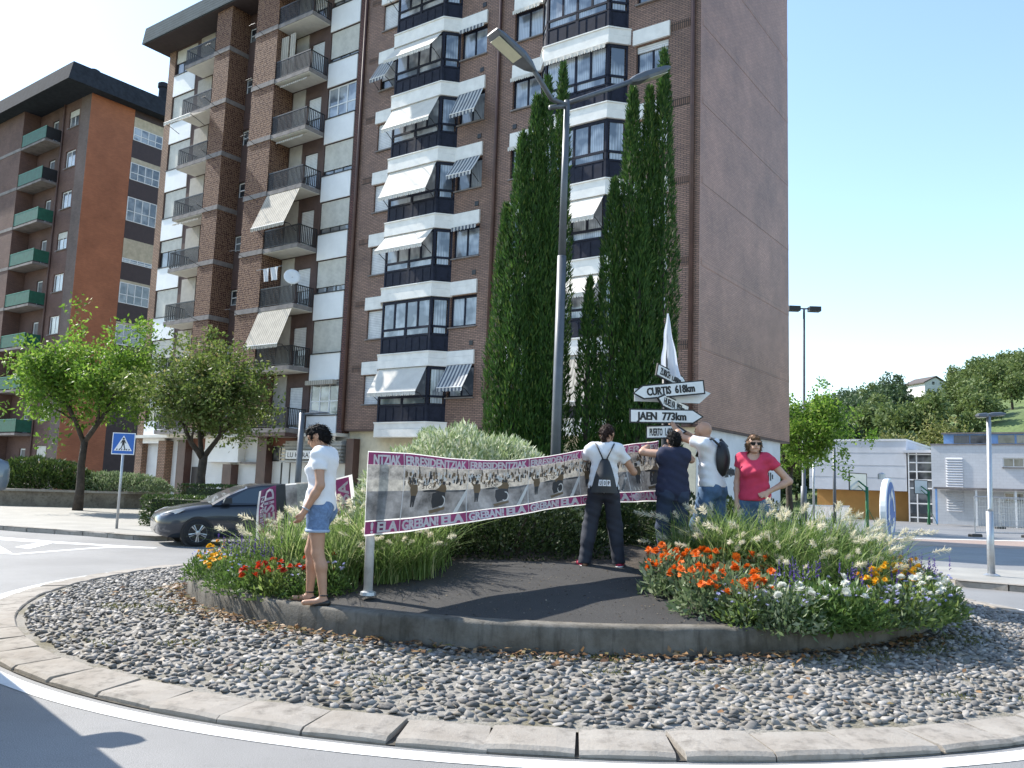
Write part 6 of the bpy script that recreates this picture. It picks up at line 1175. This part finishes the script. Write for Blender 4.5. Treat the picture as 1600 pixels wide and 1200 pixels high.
    e_.build('eyes', mat('eye_dark', (.02, .014, .01), .2, var=0), t)
    cap_l = MB().tube([tuple(H(-.022, .0985, -.053)), tuple(H(0, .1035, -.051)), tuple(H(.022, .0985, -.053))], .0045, 5); cap_l.build('mouth', mat('lip', (.32, .10, .08), .5, var=0), t)
    if extra: extra(t, D, H)
    return t
SK1, SK2 = skinmat('tanned_skin', (.42, .235, .150)), skinmat('light_tanned_skin', (.50, .30, .21)); T_w = mat('white_cotton', (.70, .70, .71), .9, var=.05, vs=6); M_den = mat('denim', (.13, .21, .36), .85, var=.25, vs=30, bump=.2, bs=200, bd=.002); M_jean = mat('blue_jeans', (.075, .14, .25), .85, var=.3, vs=8); M_nvy = mat('navy_cotton', (.018, .022, .05), .9, var=.15, vs=8); M_trk = mat('dark_navy_track_trousers', (.020, .023, .035), .8, var=.15); M_red = mat('raspberry_jersey', (.52, .035, .085), .85, var=.10, vs=6)
H_bl = mat('black_hair', (.008, .007, .007), .75, var=.3, vs=40, spec=.15); H_br = mat('dark_brown_hair', (.028, .014, .010), .7, var=.4, vs=40, spec=.2); H_li = mat('light_brown_hair', (.13, .075, .04), .7, var=.4, vs=40, spec=.2); S_bk = mat('black_leather', (.012, .011, .011), .4, var=.2); S_rd = mat('red_canvas', (.42, .02, .05), .8, var=.15); S_wh = mat('white_rubber', (.66, .66, .64), .7, var=.08)
def watch(t, D, H):
    w_ = D['wrL']; d = D['elL']-w_; d /= np.linalg.norm(d); c = w_+d*.025; a = np.cross(d, V3(0, 1, 0)); a /= np.linalg.norm(a); b = np.cross(d, a); MB().tube([tuple(c+(a*math.cos(q)+b*math.sin(q))*.033) for q in np.linspace(0, 6.283, 15)], .009, 6, False).build('watch', M_galv, t, True)
    for S_ in 'LR':
        hp, kn = D['hip'+S_], D['kn'+S_]; c = hp+(kn-hp)*.50; d = (kn-hp)/np.linalg.norm(kn-hp); MB().tube([tuple(c+V3(math.cos(q), math.sin(q), 0)*.101) for q in np.linspace(0, 6.283, 21)], [.016]*21, 6, False).build('turn_up', mat('denim_pale', (.30, .38, .50), .85, var=.2), t, True)
    pr = MB(); pr.add([tuple(D['ch']+V3(x, .165+.0*x, z)) for x, z in ((-.05, -.02), (.03, -.03), (.045, .05), (-.02, .07))], [(0, 1, 2, 3)])
person('woman in a white T-shirt and denim shorts standing on the low wall, head bowed', (-1.80, 8.21, .43), R(84), dict(anL=(-.10, -.11, .08), anR=(.10, .09, .08), knL=(-.095, -.03, .48), knR=(.095, .10, .48), elL=(-.215, -.055, 1.10), wrL=(-.215, .075, .865), elR=(.22, .03, 1.10), wrR=(.13, .12, .93), hd=(0, .065, 1.565), pel=(0, .01, .93), ch=(0, -.015, 1.27), toeL=(-.03, .17, 0), toeR=(.03, .17, 0)), SK1, T_w, M_den, (S_bk, True, None), H_bl, 1.01, True, 1.0, .50, .86, .50, 1.43, 'short', R(28), 0, extra=watch)
def drawbag(t, D, H):
    f = lambda u, v: ((u-.5)*(.07+.25*v**.7)*1.0, -.165-.075*math.sin(math.pi*u)*min(1, v*2)*(1-.25*v)-.02*v, 1.27-v*.40); sheetgrid(f, 14, 14).build('backpack', M_black, t, True); sheetgrid(lambda u, v: (f(u, v)[0], -.15-.01*v, f(u, v)[2]), 4, 6).build('backpack_back', M_black, t)
    for s in (-1, 1): MB().tube([(0+s*.02, -.17, 1.26), (s*.07, -.135, 1.37), (s*.11, -.075, 1.452), (s*.125, .0, 1.455), (s*.14, .08, 1.36), (s*.17, .10, 1.15), (s*.16, -.1, .92)], .0085, 6).build('strap', M_black, t, True)
    bl = MB(); lt = MB()
    for i, c in enumerate('UOP'):
        u0, u1 = .24+i*.18, .40+i*.18; q = lambda u, v: tuple(np.array(f(u, v))+V3(0, -.006, 0)); bl.add([q(u0, .62), q((u0+u1)/2, .62), q(u1, .62), q(u1, .80), q((u0+u1)/2, .80), q(u0, .80)], [(5, 4, 1, 0), (4, 3, 2, 1)]); lettering(lt, c, lambda x, z, e=0: tuple(np.array(f(x, z))+V3(0, -.009-e, 0)), u0+.045, .765, .08, -.11, .03)
    tag(bl.build('printed_squares', T_w, t), kind='stuff'); tag(lt.build('lettering', M_black, t), kind='stuff')
person('woman with a white T-shirt, black drawstring bag and red shoes facing the banner', (1.12, 10.0, .70), R(-4), dict(anL=(-.21, -.02, .08), anR=(.20, .05, .08), knL=(-.15, .03, .48), knR=(.145, .06, .48), elR=(.36, .10, 1.13), wrR=(.31, .33, 1.22), elL=(-.29, .20, 1.18), wrL=(-.16, .42, 1.26), hd=(.03, .06, 1.575), toeL=(-.13, .12, 0), toeR=(.05, .17, 0)), SK1, T_w, M_trk, (S_rd, False, S_wh), H_br, .985, True, .98, .48, .86, None, 1.43, 'tail', R(8), R(-22), extra=drawbag)
person('stocky person in a sleeveless navy top seen from behind, tying the banner', (2.02, 10.45, .70), R(6), dict(elL=(-.37, .10, 1.41), wrL=(-.25, .30, 1.50), elR=(.31, .22, 1.34), wrR=(.10, .40, 1.46), hd=(.02, .05, 1.57), knL=(-.11, .05, .48), knR=(.12, .03, .48)), SK2, M_nvy, mat('dark_denim', (.03, .045, .085), .9, var=.2), (S_bk, False, None), H_bl, .975, False, 1.2, .0, .80, None, 1.44, 'short', R(5), 0, wr=.0036)
def daypack(t, D, H):
    b = ell(V3(.02, -.11, 1.25), (.115, .10, .21)); grow('backpack', cut(b, ((0, -.06, 0), (0, 1, 0))), V3(-.2, -.35, .95), V3(.22, -.1, 1.5), M_black, t, .012)
    for s in (-1, 1): MB().tube([(s*.09, -.15, 1.40), (s*.115, -.06, 1.487), (s*.13, .07, 1.42), (s*.15, .125, 1.27)], .016, 6).build('strap', M_black, t, True)
person('bald man in white T-shirt with a black backpack, arms raised to the sign', (2.58, 10.78, .69), R(48), dict(shL=(-.19, .03, 1.42), shR=(.19, .03, 1.42), elL=(-.20, .30, 1.50), wrL=(-.09, .48, 1.66), elR=(.22, .28, 1.46), wrR=(.05, .47, 1.62), hd=(0, .12, 1.585), nk=(0, .03, 1.43), ch=(0, .03, 1.28), anL=(-.12, .10, .08), anR=(.13, -.14, .08), knL=(-.11, .12, .48), knR=(.12, -.05, .48)), SK1, T_w, M_jean, (S_bk, False, None), H_bl, 1.07, False, 1.08, .45, .92, None, 1.445, None, R(-8), 0, extra=daypack)
def shades(t, D, H):
    for s in (-1, 1): MB().prism([tuple(H(s*x, .098-abs(x)*.25, z)) for x, z in ((.006, .018), (.062, .02), (.066, .004), (.055, -.016), (.02, -.018), (.008, -.004))], tuple(H(0, .008, 0)-H(0, 0, 0))).build('sunglass_lens', mat('dark_lens', (.006, .006, .007), .45, var=0, spec=.2), t); MB().tube([tuple(H(s*.066, .085, .012)), tuple(H(s*.083, .0, .012))], .004, 5).build('temple', M_black, t)
    nk_ = MB(); nk_.tube([tuple(D['nk']+V3(.062*math.cos(a), .058*math.sin(a)+.028, -.018-.035*math.sin(a))) for a in np.linspace(0, 6.283, 17)], .004, 4, False); nk_.build('necklace', M_alloy, t)
person('woman with short light brown hair, sunglasses and a raspberry red T-shirt, hand on hip', (3.04, 10.5, .63), R(152), dict(elL=(-.395, -.09, 1.13), wrL=(-.185, .06, 1.0), elR=(.215, -.03, 1.10), wrR=(.20, .06, .86), hd=(0, .03, 1.575)), SK2, M_red, M_jean, (S_bk, False, None), H_li, 1.01, True, 1.04, .36, .88, None, 1.40, 'bob', R(2), R(28), extra=shades)

# ---------------------------------------------------------------- ordinal labels for plants of one kind, counted from the left of the view
_g = {}
for o in bpy.data.objects:
    if o.parent is None and o.get('group') and o.get('category') in ('flowers', 'grass'): _g.setdefault(o['group'], []).append(o)
_o = 'leftmost second third fourth fifth sixth seventh eighth ninth tenth eleventh twelfth thirteenth fourteenth fifteenth sixteenth seventeenth eighteenth nineteenth twentieth'.split()+['twenty-%s' % q for q in 'first second third fourth fifth sixth seventh'.split()]
for k, L_ in _g.items():
    L_.sort(key=lambda o: o.location.x/o.location.y)
    for i, o in enumerate(L_): o['label'] = o['label']+(', leftmost one' if i == 0 else ', %s from the left' % _o[i])
